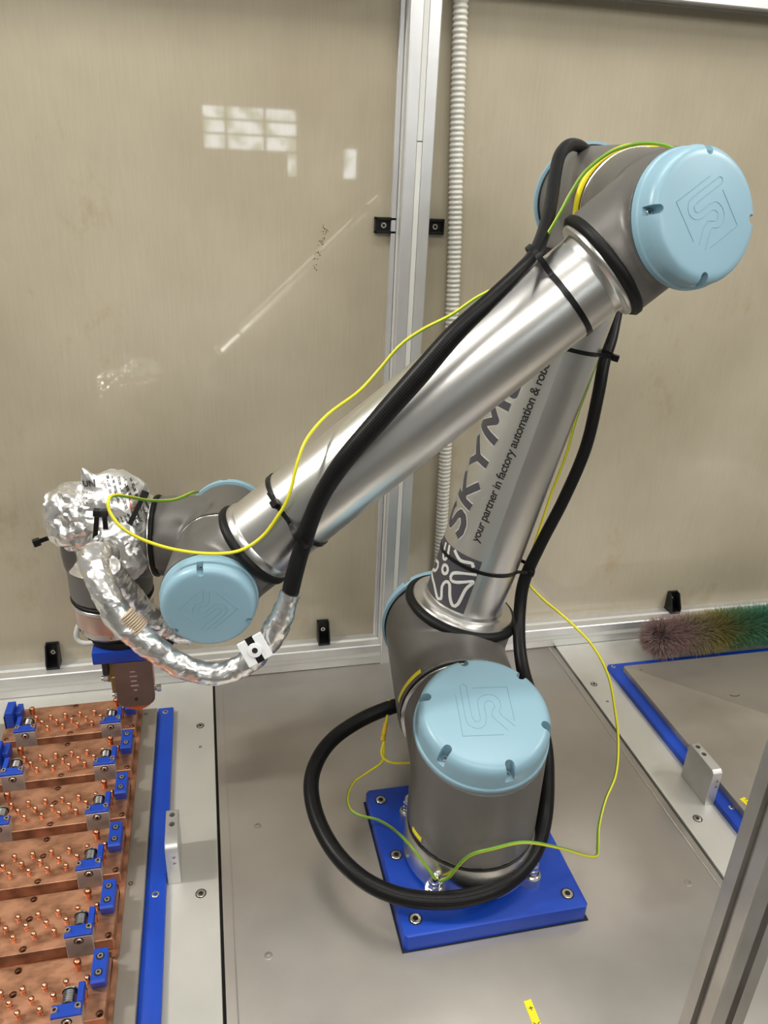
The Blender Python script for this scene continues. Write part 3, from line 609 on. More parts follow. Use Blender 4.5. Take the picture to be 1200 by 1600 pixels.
def lid(p, n, R, H_, rot, nscrew, sc_off, parent, logo=0.55, xdir=None, rim=0.006):
    f = frame(p, n, xdir)
    prof = [(R * .90, 0.0), (R, 0.0005), (R * 1.0, rim), (R * .975, rim + .0015), (R * .965, H_ * .62)]
    for t in (0.2, 0.4, 0.6, 0.8, 1.0):
        an = t * PI / 2; prof.append((R * (.965 - .13 * (1 - math.cos(an))), H_ * (.62 + .36 * math.sin(an))))
    prof += [(R * .78, H_ * .995), (0, H_)]
    o = obj('joint_lid', lathe(B(), prof, f, 96), 'lid', parent); o['label'] = 'pale blue plastic joint lid'
    cb = B(); sp_ = []
    for k in range(nscrew):
        an = sc_off + 2 * PI * k / nscrew; c = V(math.cos(an), math.sin(an), 0)
        q = f @ (c * R * .86); qf = frame(q, n, f.to_3x3() @ c); ol = []
        for a2 in range(13): t2 = PI / 2 + a2 * PI / 12; ol.append((math.cos(t2) * R * .065, math.sin(t2) * R * .065))
        ol += [(R * .20, -R * .065), (R * .20, R * .065)]
        lo = [cb.verts.new(qf @ V(x, y, H_ * .45)) for x, y in ol]; hi = [cb.verts.new(qf @ V(x, y, H_ * 1.25)) for x, y in ol]
        cb.faces.new(list(reversed(lo))); cb.faces.new(hi)
        for k2 in range(len(ol)): cb.faces.new((lo[k2], lo[(k2 + 1) % len(ol)], hi[(k2 + 1) % len(ol)], hi[k2]))
        sp_.append(q)
    o2 = cut(o, cb, 0.45)
    for q in sp_: screw(o, q + V(n).normalized() * H_ * .45, n, R * .045, 0.0015, 'zinc')
    s = R * logo; cr, sr = math.cos(rot), math.sin(rot); bm = B()
    for pl_ in LOGO:
        pts = [f @ V(((x - .5) * cr - (y - .5) * sr) * s, ((x - .5) * sr + (y - .5) * cr) * s, H_ * 1.0 - 0.0001) for x, y in pl_]
        if len(pl_) <= 3:
            for a_, b_ in zip(pts, pts[1:]): cyl(bm, a_, b_, 0.00042, n=6)
        else: sweep(bm, pts, 0.00042, 0.003, 6)
    obj('logo_shade_line', bm, 'lid_line', o)
    return o
# base flange
zb = 0.0225
def flange_outline(R, Re, hr, ears):
    pts = []
    for k in range(180):
        an = 2 * PI * k / 180; r = R
        for e in ears:
            d = (an - e + PI) % (2 * PI) - PI
            # distance to ear circle boundary along this ray
            c = Re; b2 = c * math.cos(d); disc = b2 * b2 - c * c + hr * hr
            if disc > 0 and math.cos(d) > 0: r = max(r, b2 + math.sqrt(disc))
            r = max(r, R + 0.006 * math.exp(-(d / 0.30) ** 2))
        pts.append((r * math.cos(an), r * math.sin(an)))
    return pts
ears = [math.atan2(y, x) for x, y in ((-0.060, -0.060), (0.060, -0.060), (-0.060, 0.060), (0.060, 0.060))]
BC = V(0.2835, 0.6560, zb)
bm = B(); pts = flange_outline(0.074, 0.085, 0.0115, ears); n = len(pts)
lv = [[bm.verts.new(BC + V(x * s_, y * s_, h)) for x, y in pts] for h, s_ in ((0, 1.0), (0.0125, 1.0), (0.014, 0.985))]
bm.faces.new(list(reversed(lv[0]))); bm.faces.new(lv[-1])
for i in range(2):
    for k in range(n): bm.faces.new((lv[i][k], lv[i][(k + 1) % n], lv[i + 1][(k + 1) % n], lv[i + 1][k]))
obj('base_flange', bm, 'flange', RB, True, 0.5)
SB = V(S.x, S.y, 0)
obj('base_collar', lathe(B(), [(0.0790, 0.030), (0.0785, 0.0730), (0.0778, 0.0755), (0.060, 0.0755)], frame(SB, Z), 72), 'flange', RB)
ring('base_gasket', SB + Z * 0.0755, Z, 0.0765, 0.0050, 'rubber', RB)
for e in ears:
    c = BC + V(math.cos(e), math.sin(e), 0) * 0.0855; bm = B(); f = frame(c, Z)
    z0 = 0.014
    lathe(bm, [(0.0085, z0), (0.0085, z0 + .0015), (0.0048, z0 + .0015)], f, 24)
    for k, zz in enumerate((z0 + .002, z0 + .0095)): lathe(bm, [(0.0050, zz), (0.0073, zz + .0008), (0.0073, zz + .0052), (0.0050, zz + .006)], frame(c, Z, V(math.cos(k), math.sin(k), 0)), 6)
    lathe(bm, [(0.0060, z0 + .0150), (0.0060, z0 + .0185), (0.0052, z0 + .0215), (0.0032, z0 + .0238), (0, z0 + .0245)], f, 20)
    nt_o = obj('cap_nut', bm, 'chrome', RB, True, 0.7)
# joint 1 column with the tilted lid on top
tl = math.radians(18); NL = (Z * math.cos(tl) - AX * math.sin(tl)).normalized()
base_h = housing('base_housing', [(V(S.x, S.y, 0.0770), V(S.x, S.y, 0.270), 0.0772), (S, S + AX * 0.086, 0.0775)], RB, clip=(V(S.x, S.y, 0.2125), NL))
LP = V(S.x, S.y, 0.2115)
lid(LP, NL, 0.0775, 0.0400, math.radians(-14), 6, math.radians(28), RB, logo=0.62, xdir=V(1, 0.14, 0))
T2o = V(-0.005, 0, 0)
ring('joint_gasket', S + AX * 0.0800 + T2o * .5, AX, 0.0790, 0.0022, 'chrome', RB)
ring('joint_gasket', S + AX * 0.0822 + T2o * .7, AX, 0.0785, 0.0060, 'rubber', RB)
SH = S + T2o; S2c = S2
housing('shoulder_housing', [(SH + AX * 0.088, SH + AX * 0.288, 0.0800), (S2c, S2c + EU * 0.078, 0.0760)], RB)
ring('lid_gasket', SH + AX * 0.286, AX, 0.0812, 0.0030, 'rubber', RB)
lid(SH + AX * 0.289, AX, 0.0845, 0.030, 0, 5, 0.3, RB)
# upper arm tube
ring('arm_gasket', S2 + EU * 0.0680, EU, 0.0800, 0.0130, 'rubber', RB)
obj('arm_flange', lathe(B(), [(0.050, 0.078), (0.0705, 0.078), (0.0715, 0.0805), (0.0700, 0.0835), (0.0590, 0.0842), (0.0555, 0.0860), (0.0543, 0.090)], frame(S2, EU), 72, False), 'flange', RB, True, 0.3)
TUBE_R = 0.0540
obj('upper_arm_tube', lathe(B(), [(TUBE_R, 0.085), (TUBE_R, 0.545)], frame(S2, EU), 96), 'tube', RB)
ring('arm_gasket', S2 + EU * 0.5400, EU, 0.0610, 0.0120, 'rubber', RB)
# elbow
housing('elbow_housing', [(E2 - AX * 0.076, E2 + AX * 0.066, 0.0595), (E2, E2 - EU * 0.062, 0.0590)], RB)
ring('lid_gasket', E2 + AX * 0.060, AX, 0.0610, 0.003, 'rubber', RB)
lid(E2 + AX * 0.063, AX, 0.0640, 0.024, 0, 5, 0.4, RB)
tE = math.radians(25); NE = (-AX * math.cos(tE) - G_ * math.sin(tE)).normalized()
housing('elbow_housing', [(E1 + AX * 0.088, E1 - AX * 0.080, 0.0560), (E1, E1 + G_ * 0.072, 0.0545)], RB, clip=(E1 - AX * 0.0305, NE))
ring('joint_gasket', E1 + AX * 0.0825, AX, 0.0570, 0.0022, 'chrome', RB)
ring('joint_gasket', E1 + AX * 0.0850, AX, 0.0565, 0.0060, 'rubber', RB)
yb = ring('warning_band', E1 + AX * 0.0915, AX, 0.0604, 0.0055, 'yellow', RB, inner=0.0560); yb['label'] = 'yellow warning band'
lid(E1 - AX * 0.031 + V(0.003, 0, -0.004), NE, 0.0605, 0.0260, math.radians(-58), 4, math.radians(88), RB, logo=0.66, xdir=V(1, 0.1, 0))
# forearm
FR = 0.0445
fa = frame(E1, G_)
ring('arm_gasket', E1 + G_ * 0.0665, G_, 0.0560, 0.0115, 'rubber', RB)
obj('arm_flange', lathe(B(), [(0.036, 0.077), (0.0505, 0.077), (0.0508, 0.079), (0.0500, 0.0810), (0.0440, 0.0822), (0.0425, 0.084), (0.0418, 0.090)], fa, 72, False), 'flange', RB, True, 0.7)
obj('forearm_tube', lathe(B(), [(0.0416, 0.083), (0.0450, 0.505)], fa, 96), 'tube', RB)
obj('arm_flange', lathe(B(), [(0.0450, 0.502), (0.0468, 0.5045), (0.0468, 0.510), (0.040, 0.510)], fa, 72, False), 'flange', RB, True, 0.7)
ring('arm_gasket', E1 + G_ * 0.5100, G_, 0.0500, 0.0105, 'rubber', RB)
tW = math.radians(4); NW = (-AX * math.cos(tW) - Z * math.sin(tW) + V(.06, 0, 0)).normalized()
housing('wrist_housing', [(W1 - AX * 0.080, W1 + AX * 0.050, 0.0500), (W1, W1 - G_ * 0.057, 0.0480)], RB, clip=(W1 - AX * 0.0395, NW))
lid(W1 - AX * 0.040, NW, 0.0495, 0.0250, math.radians(135), 3, math.radians(98), RB, logo=0.66, xdir=V(1, 0.1, 0))
ring('joint_gasket', W1 + AX * 0.0480, AX, 0.0500, 0.0018, 'chrome', RB)
ring('joint_gasket', W1 + AX * 0.0500, AX, 0.0497, 0.0045, 'rubber', RB)
W2 = W1 + AX * 0.113 - Z * 0.008
housing('wrist_housing', [(W1 + AX * 0.054 - Z * 0.002, W1 + AX * 0.158 - Z * 0.008, 0.0495), (W2, W2 + U * 0.079, 0.0485)], RB)
lid(W1 + AX * 0.158 - Z * 0.008, AX, 0.0520, 0.020, 0, 3, 0.4, RB)
ring('joint_gasket', W2 + U * 0.078, U, 0.0495, 0.0045, 'rubber', RB)
ring('joint_gasket', W2 + U * 0.0825, U, 0.0500, 0.0020, 'chrome', RB)
J6 = V(-0.1290, 0.8750, 0.0)
W3 = V(-0.1290, 0.8750, W2.z)
housing('wrist_housing', [(W2 + U * 0.0845, W3 + U * 0.040, 0.0480), (W3, V(J6.x, J6.y, 0.302), 0.0490)], RB)
ring('joint_gasket', V(J6.x, J6.y, 0.2975), Z, 0.0492, 0.0045, 'rubber', RB)
ring('joint_gasket', V(J6.x, J6.y, 0.2930), Z, 0.0496, 0.0042, 'chrome', RB)
pb_ = obj('tool_joint', lathe(B(), [(0.0475, 0.293), (0.0475, 0.268), (0.0465, 0.266), (0.030, 0.266)], frame((J6.x, J6.y, 0), Z), 64), 'pinkband', RB); pb_['label'] = 'pinkish metal last joint'
tf_ = obj('tool_flange', lathe(B(), [(0.0440, 0.266), (0.0440, 0.257), (0.0380, 0.2495), (0.030, 0.2495)], frame((J6.x, J6.y, 0), Z), 64), 'flange', RB)
for k in range(6):
    an = k * PI / 3 + 0.5; d = V(math.cos(an), math.sin(an), 0)
    screw(tf_, V(J6.x, J6.y, 0.2615) + d * 0.0438, d, 0.0030, 0.0012)
# yellow stickers near the base joint
def band_patch(name, c, ax, r, h, a0, a1, mat, ref, label=None, n=12, th=0.0006):
    f = frame(c, ax, ref); bm = B(); vs = []
    for k in range(n + 1):
        an = a0 + (a1 - a0) * k / n
        vs.append([bm.verts.new(f @ V(rr * math.cos(an), rr * math.sin(an), hh)) for rr, hh in ((r, 0), (r + th, 0), (r + th, h), (r, h))])
    for k in range(n):
        for j in range(4): bm.faces.new((vs[k][j], vs[k][(j + 1) % 4], vs[k + 1][(j + 1) % 4], vs[k + 1][j]))
    bm.faces.new(list(reversed(vs[0]))); bm.faces.new(vs[-1]); bmesh.ops.recalc_face_normals(bm, faces=bm.faces[:])
    o = obj(name, bm, mat, RB)
    if label: o['label'] = label
    return o
band_patch('warning_band', SH + AX * 0.0895, AX, 0.0800, 0.007, math.radians(190), math.radians(228), 'yellow', V(1, 0, 0) * 1.0, 'yellow warning band')
for g_ in (133, 140): pass
band_patch('warning_band', V(S.x, S.y, 0.0850), Z, 0.0772, 0.006, math.radians(190), math.radians(204), 'yellow', V(1, 0, 0), 'small yellow sticker')

# ---- printing on the upper arm
fu = frame(S2, EU, -AX)         # local x towards the viewer
def on_tube(t, phi, r):         # phi in degrees, negative = left as seen from the camera
    l = EU.cross(-AX).normalized(); an = math.radians(phi)
    return S2 + EU * t + (-AX).normalized() * math.cos(an) * r + l * math.sin(an) * r
def wrap(me, t0, phi0, drift, r, ys=1.0):
    def fn(co):                 # text x runs up the tube, text y runs leftwards round the tube
        t = t0 + co.x; phi = phi0 + drift * co.x - math.degrees(co.y * ys / TUBE_R)
        return on_tube(t, phi, r + co.z)
    return remap(me, fn)
def tube_print(name, body, size, t0, phi0, drift, mat, off, lift, shear=0.0, space=1.0, label=None, ys=1.0):
    me = text_mesh(body, size, 0.00008, off, shear, space); wrap(me, t0, phi0, drift, TUBE_R + lift, ys)
    o = link(name, me, mat, RB)
    if label: o['label'] = label
    return o
# pale decal film under the big letters
bm = B(); n1, n2 = 30, 24; gv = []
for i in range(n1 + 1):
    row = []
    for j in range(n2 + 1): row.append(bm.verts.new(on_tube(0.092 + (0.50 - 0.092) * i / n1, -6 - 112 * j / n2 + 0.0, TUBE_R + 0.0002)))
    gv.append(row)
for i in range(n1):
    for j in range(n2): bm.faces.new((gv[i][j], gv[i][j + 1], gv[i + 1][j + 1], gv[i + 1][j]))
o = obj('clear_decal', bm, 'decal_clear', RB); o['label'] = 'pale satin decal film'
GLY = {'S': (0.62, [[(0.56, 0.86), (0.42, 0.97), (0.22, 0.96), (0.08, 0.84), (0.08, 0.68), (0.22, 0.57), (0.42, 0.47), (0.54, 0.34), (0.52, 0.16), (0.38, 0.04), (0.18, 0.03), (0.02, 0.14)]]),
       'K': (0.66, [[(0.06, 0.0), (0.06, 1.0)], [(0.58, 0.98), (0.08, 0.44)], [(0.20, 0.54), (0.62, 0.0)]]),
       'Y': (0.68, [[(0.0, 1.0), (0.32, 0.50), (0.66, 1.0)], [(0.32, 0.52), (0.32, 0.0)]]),
       'M': (0.92, [[(0.04, 0.0), (0.12, 1.0), (0.44, 0.30), (0.76, 1.0), (0.86, 0.0)]]),
       'E': (0.60, [[(0.54, 0.98), (0.08, 0.98), (0.08, 0.02), (0.56, 0.02)], [(0.08, 0.52), (0.46, 0.52)]])}
def big_letters(word, w, lift, mat, label):
    bm = B(); x0 = 0.0; Hc = 0.0385; Wc = 0.0560
    for ch in word:
        adv, strokes = GLY[ch]
        for st_ in strokes:
            P_ = [(x0 + (x + 0.10 * (y - 0.5)) * Wc, y * Hc) for x, y in st_]
            for a_, b_ in zip(P_, P_[1:]):
                d = V(b_[0] - a_[0], b_[1] - a_[1], 0); L = d.length; d.normalize(); nn = V(-d.y, d.x, 0) * w; k_ = max(1, int(L / 0.003)); prev = None
                for q in range(k_ + 1):
                    c = V(a_[0], a_[1], 0) + d * (L * q / k_); cur = [bm.verts.new(c - nn), bm.verts.new(c + nn)]
                    if prev: bm.faces.new((prev[0], cur[0], cur[1], prev[1]))
                    prev = cur
            for x, y in P_[1:-1] if len(P_) > 2 else []:
                vs_ = [bm.verts.new((x + w * math.cos(t * PI / 5), y + w * math.sin(t * PI / 5), 0)) for t in range(10)]; bm.faces.new(vs_)
        x0 += (adv + 0.15) * Wc
    for v in bm.verts: v.co = on_tube(0.1905 + v.co.x, -55.0 + 45 * v.co.x - math.degrees(v.co.y / TUBE_R), TUBE_R + lift)
    o = obj('lettering', bm, mat, RB, False); o['label'] = label
big_letters('SKYME', 0.0062, 0.0003, 'alu_strip', 'pale outline of the dark capital letters')
big_letters('SKYME', 0.0050, 0.0006, 'decal', 'dark slanted capital letters')
tube_print('lettering', 'your partner in factory automation & robotics', 0.0150, 0.1960, -27.0, 42, 'ink', 0.0002, 0.0005, 0.10, 0.93, 'small black tagline')
# square dark emblem with a pale splash outline
bm = B(); gv = []
for i in range(17):
    row = []
    for j in range(25): row.append(bm.verts.new(on_tube(0.0935 + 0.0795 * i / 16 , -13 - 86 * j / 24, TUBE_R + 0.0004)))
    gv.append(row)
for i in range(16):
    for j in range(24): bm.faces.new((gv[i][j], gv[i][j + 1], gv[i + 1][j + 1], gv[i + 1][j]))
em = obj('emblem', bm, 'decal', RB); em['label'] = 'dark square emblem with pale star outline'
bm = B()
def emb(x, y): return on_tube(0.0935 + 0.0795 * y, -13 - 86 * (1 - x), TUBE_R + 0.0006)   # x: 0 left .. 1 right, y up the tube
star = []
tips = [(0.97, 0.72, 0.5), (0.80, 0.06, 0.5), (0.42, 0.06, 0.4), (0.03, 0.30, 0.4), (0.02, 0.95, 0.5), (0.55, 1.02, 0.4)]
out = [(0.99, 0.76), (0.70, 0.66), (0.60, 0.58), (0.62, 0.48), (0.74, 0.50), (0.97, 0.62), (0.90, 0.45), (0.86, 0.14), (0.79, 0.08), (0.70, 0.20), (0.62, 0.40), (0.54, 0.40), (0.50, 0.28), (0.56, 0.08), (0.50, 0.04), (0.30, 0.20), (0.06, 0.28), (0.05, 0.34), (0.20, 0.40), (0.24, 0.50), (0.20, 0.56), (0.06, 0.52)]
sweep(bm, [emb(*q) for q in out], 0.0022, 0.003, 8)
sweep(bm, [emb(*q) for q in ((0.24, 0.97), (0.28, 0.76), (0.34, 0.71), (0.40, 0.78), (0.36, 0.99))], 0.0022, 0.003, 8)
sweep(bm, [emb(0.44 + 0.065 * math.cos(t), 0.575 + 0.075 * math.sin(t)) for t in [k * PI / 7 for k in range(15)]], 0.0022, 0.003, 8)
sweep(bm, [emb(*q) for q in ((0.50, 0.98), (0.66, 0.88), (0.86, 0.92), (0.90, 0.86))], 0.0022, 0.003, 8)
# flatten the outline on to the tube
for v in bm.verts:
    d = v.co - S2; t = d.dot(EU); rv = d - EU * t; rr = rv.length; v.co = S2 + EU * t + rv.normalized() * min(rr, TUBE_R + 0.0009)
so = obj('emblem_outline', bm, 'alu_strip', em)

# ------------------------------------------------------------------ blue mounting plate
mp_ = poly_slab('mounting_plate', [(0.1825, 0.5515), (0.3945, 0.5515), (0.3985, 0.5555), (0.3985, 0.7690), (0.3945, 0.7730), (0.1825, 0.7730), (0.1785, 0.7690), (0.1785, 0.5555)], 0.0003, 0.0225, 'blue', 0.0012)
tag(mp_, 'square blue plastic plate screwed down under the robot base', 'plate')
for x, y in ((0.1950, 0.7530), (0.1958, 0.5725), (0.3805, 0.5715), (0.1947, 0.6620), (0.3815, 0.7530)):
    obj('counterbore', lathe(B(), [(0.0078, -0.001), (0.0078, 0.0003), (0, 0.0003)], frame((x, y, 0.0225), Z), 24), 'hole', mp_)
    screw(mp_, (x, y, 0.0224), Z, 0.0065, 0.0013)

# ------------------------------------------------------------------ gripper
GR = thing('spot_gripper', 'brown metal gripper hanging from a blue plate under the foil wrapped wrist', 'gripper', (J6.x, J6.y, 0.2500))
gx, gy = -0.1190, 0.868
obj('seal_ring', lathe(B(), [(0.030, 0.2315), (0.0410, 0.2315), (0.0425, 0.228), (0.0410, 0.2225), (0.030, 0.2225)], frame((J6.x, J6.y, 0), Z), 48), 'rubber', GR)
obj('adapter_plate', box(B(), -0.1620, -0.0860, 0.8330, 0.9130, 0.2045, 0.2225, 0.0015, seg=2), 'blue', GR)
def tongue(x0, x1, y0, y1, z0, z1, r, mat, name):
    pts = [(x0, z1), (x0, z0 + r)] + [(x0 + r - r * math.cos(t), z0 + r - r * math.sin(t)) for t in (0.4, 0.8, 1.2, 1.57)] + [(x1 - r + r * math.sin(t), z0 + r - r * math.cos(t)) for t in (0, 0.4, 0.8, 1.2, 1.57)] + [(x1, z1)]
    bm = B(); a_ = [bm.verts.new((x, y0, z_)) for x, z_ in pts]; b_ = [bm.verts.new((x, y1, z_)) for x, z_ in pts]; n = len(pts)
    bm.faces.new(a_); bm.faces.new(list(reversed(b_)))
    for k in range(n): bm.faces.new((a_[(k + 1) % n], a_[k], b_[k], b_[(k + 1) % n]))
    bmesh.ops.recalc_face_normals(bm, faces=bm.faces[:]); return obj(name, bm, mat, GR, True, 0.6)
fp = tongue(-0.1385, -0.0930, 0.8330, 0.8370, 0.1370, 0.2045, 0.012, 'brownplate', 'cover_plate')
tongue(-0.1365, -0.0950, 0.8372, 0.8700, 0.1285, 0.2045, 0.019, 'orange', 'copper_jaw')
obj('hole', lathe(B(), [(0.0022, -0.0005), (0.0022, 0.0004), (0.0012, 0.0004), (0, -0.0002)], frame((-0.1160, 0.8330, 0.1480), (0, -1, 0)), 16), 'hole', fp)
bm = B()
for k, (x, z_, l) in enumerate(((-0.117, 0.190, 6), (-0.1165, 0.183, 9), (-0.1165, 0.176, 7), (-0.116, 0.169, 9), (-0.1155, 0.162, 4))):
    box(bm, x - l * .0005, x + l * .0005, 0.8326, 0.8331, z_ - .0008, z_ + .0008)
obj('stamped_marks', bm, 'pinkband', fp, False)
bm = box(B(), -0.1500, -0.1390, 0.846, 0.864, 0.168, 0.2045, 0.001); box(bm, -0.1450, -0.1385, 0.842, 0.868, 0.155, 0.178, 0.001)
obj('slide_block', bm, 'brass', GR)
obj('slide_block', box(B(), -0.1530, -0.1455, 0.838, 0.850, 0.184, 0.203, 0.001), 'screw_dark', GR)
for x, z_ in ((-0.1415, 0.150), (-0.0895, 0.153), (-0.152, 0.176)):
    bm = B(); cyl(bm, (x - 0.004, 0.845, z_), (x + 0.004, 0.845, z_), 0.0030, n=12); cyl(bm, (x - 0.0015, 0.845, z_), (x + 0.0035, 0.845, z_), 0.0044, n=6)
    obj('bolt', bm, 'zinc', GR, True, 0.5)
# grey air loop left of the flange
bm = B(); sweep(bm, [(-0.166, 0.862, 0.262), (-0.173, 0.858, 0.255), (-0.179, 0.856, 0.242), (-0.180, 0.855, 0.232), (-0.173, 0.852, 0.226), (-0.160, 0.850, 0.2265)], 0.0031, 0.003, 12)
lp_ = obj('cable_loop', bm, 'alu_strip', GR); lp_['label'] = 'grey cable loop'

for ch in GR.children: ch.location += V(0.006, 0, 0.018)
# ------------------------------------------------------------------ foil wrap on the wrist
def crumple(p, amp, sc):
    q = p * sc; v = 0
    for o_, a_ in ((1, 1), (2.3, .5), (5.1, .28)):
        v += a_ * (abs(noise.noise(q * o_)) * 2 - 0.5)
    return v * amp
def blob(name, c, rad, amp, sc, mat, parent, peaks=(), sub=5, seed=0):
    bm = B(); bmesh.ops.create_icosphere(bm, subdivisions=sub, radius=1)
    off = V(seed, seed * .7, 3)
    for v in bm.verts:
        n_ = v.co.normalized(); p = V(n_.x * rad[0], n_.y * rad[1], n_.z * rad[2]); k = 1.0
        for d, s_, a_ in peaks:
            k += a_ * math.exp(-(1 - n_.dot(V(d).normalized())) / s_)
        jt = noise.noise_vector(p * 110) * 0.0022
        v.co = V(c) + p * k + n_ * crumple(p + off, amp, sc) + jt
    return obj(name, bm, mat, parent, True, 0.35)
FW = thing('foil_wrap', 'crumpled silver foil and printed foil bag tied over the robot wrist', 'wrapping', (-0.15, 0.86, 0.36))
blob('foil_ball', (-0.1530, 0.8620, 0.4080), (0.0405, 0.042, 0.0430), 0.0055, 24, 'foil', FW, (((-0.5, -0.3, 0.9), 0.10, 0.12), ((0.2, -0.4, -1), 0.3, 0.02)), seed=2)
bg = blob('printed_bag', (-0.1170, 0.8580, 0.4180), (0.0435, 0.044, 0.0440), 0.0060, 22, 'bagfoil', FW, (((-0.42, -0.30, 1.0), 0.010, 0.50), ((0.05, -0.35, 1.0), 0.10, 0.12), ((0.65, -0.3, 0.7), 0.10, 0.08), ((0.5, -0.5, -0.9), 0.2, 0.14)), seed=9)
bg['label'] = 'silver foil bag with small black print'
blob('draped_foil', (-0.1090, 0.8150, 0.3830), (0.0260, 0.018, 0.0420), 0.0050, 26, 'bagfoil', FW, (((0.5, -0.2, -1), 0.1, 0.05),), seed=5)
# print on the bag: dropped on to the bag surface
from mathutils.bvhtree import BVHTree
bpy.context.view_layer.update()
bmt = bmesh.new(); bmt.from_mesh(bg.data); tree = BVHTree.FromBMesh(bmt)
def project_text(body, size, origin, xd, yd, name='print', mat='ink'):
    me = text_mesh(body, size, 0, 0.00015); xd, yd = V(xd).normalized(), V(yd).normalized(); d = -xd.cross(yd)
    bm = bmesh.new(); bm.from_mesh(me); bmesh.ops.triangulate(bm, faces=bm.faces[:]); dead = []
    for v in bm.verts:
        p = V(origin) + xd * v.co.x + yd * v.co.y; h = tree.ray_cast(p - d * 0.1, d, 0.4)
        if h[0] is None: dead.append(v)
        else: v.co = h[0] - d * 0.0009
    bmesh.ops.delete(bm, geom=dead, context='VERTS')
    return obj(name, bm, mat, bg, False)
project_text('UN', 0.0100, (-0.1420, 0.75, 0.4560), (1, 0.0, 0.10), (-0.1, 0, 1))
for k in range(3): project_text('- - = - -', 0.0040, (-0.1440, 0.75, 0.4480 - k * 0.0045), (1, 0.0, 0.10), (-0.1, 0, 1))
for k, s_ in enumerate(('=-= = -=-', '-= == -=-', '== -= = ==', '= -== =-', '-= =-= =')):
    project_text(s_, 0.0066, (-0.1180 + k * 0.0062, 0.75, 0.4660 - k * 0.0005), (0.25, 0.0, -1), (1, 0, 0.25))
for k in range(9): project_text('-=-==-=-=', 0.0042, (-0.1120 + k * 0.0040, 0.75, 0.4260 + k * 0.0012), (0.28, 0, -1), (1, 0, 0.28))
project_text('A', 0.0110, (-0.0860, 0.75, 0.4600), (1, 0, -0.5), (0.5, 0, 1))
project_text('[]', 0.0120, (-0.0930, 0.75, 0.4350), (1, 0, 0.2), (-0.2, 0, 1), mat='orange')
bmt.free()
obj('foil_band', lathe(B(), [(0.0515, 0.386), (0.0528, 0.384), (0.0520, 0.368), (0.0528, 0.350), (0.0505, 0.345)], frame((J6.x, J6.y, 0), Z), 48, False), 'foil', FW)
# ------------------------------------------------------------------ hoses and wires
def foil_disp(p, L, an): return 0.13 * crumple(p, 1.0, 40) + 0.07 * crumple(p, 1.0, 15) + 0.05 * noise.noise(p * 170)
n_ = len(PATH['hose_upper'])
rad = [0.0088, 0.0088, 0.0084, 0.0085, 0.0092, 0.0098, 0.0100, 0.0088, 0.0074, 0.0066, 0.0064] + [0.0066] * 6 + [0.0075] * 3 + [0.0078] * 6 + [0.0084] * 3 + [0.0090] * 4
rad += [0.0098] * (n_ - len(rad))
bm = B(); sweep(bm, PATH['hose_upper'], rad, 0.005, 24, uvs=(600, 36))
tag(obj('braided_hose', bm, 'braid'), 'thick black braided cable sleeve running along the arm and looping round the base', 'hose')
bm = B(); r_ = [0.0102, 0.0108, 0.0125, 0.0125, 0.0125, 0.0125, 0.0128, 0.0135, 0.0140, 0.0140, 0.0140, 0.0160, 0.0165]
sweep(bm, PATH['foil_hose'], r_, 0.0024, 28, disp=foil_disp)
bmesh.ops.triangulate(bm, faces=bm.faces[:], quad_method='ALTERNATE')
FH = obj('foil_hose', bm, 'foil', angle=0.42); tag(FH, 'foil wrapped hose hanging in an arc from the wrist to the black sleeve', 'hose')
P0 = [V(*q) for q in PATH['foil_hose']]
c = (P0[8] + P0[9]) / 2; d = (P0[8] - P0[9]).normalized()
bm = B(); cc = P0[8]
for k in range(9):
    q = P0[8] + (P0[7] - P0[8]) * (k * 0.075 - 0.05); f = frame(q + V(0.0058, -0.0045, 0.0052), P0[7] - P0[8]); lathe(bm, [(0.0082, 0), (0.0096, 0.0007), (0.0096, 0.0016), (0.0082, 0.0022)], f, 24)
M['tan'] = plain('tan_corrugation', (0.52, 0.42, 0.30), 0.5)
o = obj('bare_corrugation', bm, 'tan', FH); o['label'] = 'bare tan corrugated tube showing through a tear'
bm = B(); sweep(bm, PATH['foil_hose_back'], [0.0125, 0.0135, 0.014, 0.0155, 0.0135, 0.0125], 0.0024, 28, disp=foil_disp)
bmesh.ops.triangulate(bm, faces=bm.faces[:])
tag(obj('foil_hose', bm, 'foil', angle=0.42), 'short foil wrapped hose behind, ending beside the wrist lid', 'hose')
bm = B(); q0 = V(*PATH['foil_hose_back'][3])
sweep(bm, [q0 + V(-0.022, -0.004, -0.012), q0 + V(-0.008, -0.006, -0.020), q0 + V(0.008, -0.008, -0.026), q0 + V(0.020, -0.008, -0.024)], [0.004, 0.0065, 0.0085, 0.004], 0.003, 14)
tag(obj('black_tape', bm, 'black'), 'black tape scrap hanging under the rear foil hose', 'tape')
for nm, lab in (('wire_forearm', 'green and yellow earth wire looping from the wrist along the forearm to the elbow'),
                ('wire_lower', 'green and yellow earth wire hanging right of the upper arm down to the base nut'),
                ('wire_base', 'green and yellow earth wire from the base nut to the yellow splice on the left'),
                ('wire_branch', 'short yellow wire branching from the splice behind the robot base'),
                ('wire_up', 'short yellow wire rising from the splice to the shoulder joint')):
    bm = B(); sweep(bm, PATH[nm], 0.00165 if nm != 'wire_lower' else 0.0018, 0.003, 12, uvs=(20, 24))
    tag(obj('earth_wire', bm, 'yellow' if nm in ('wire_branch', 'wire_up') else 'wire'), lab, 'wire')
a_, b_ = V(*PATH['ferrule'][0]), V(*PATH['ferrule'][1]); Lf = (b_ - a_).length
M['splice'] = plain('amber_splice', (0.72, 0.46, 0.02), 0.35)
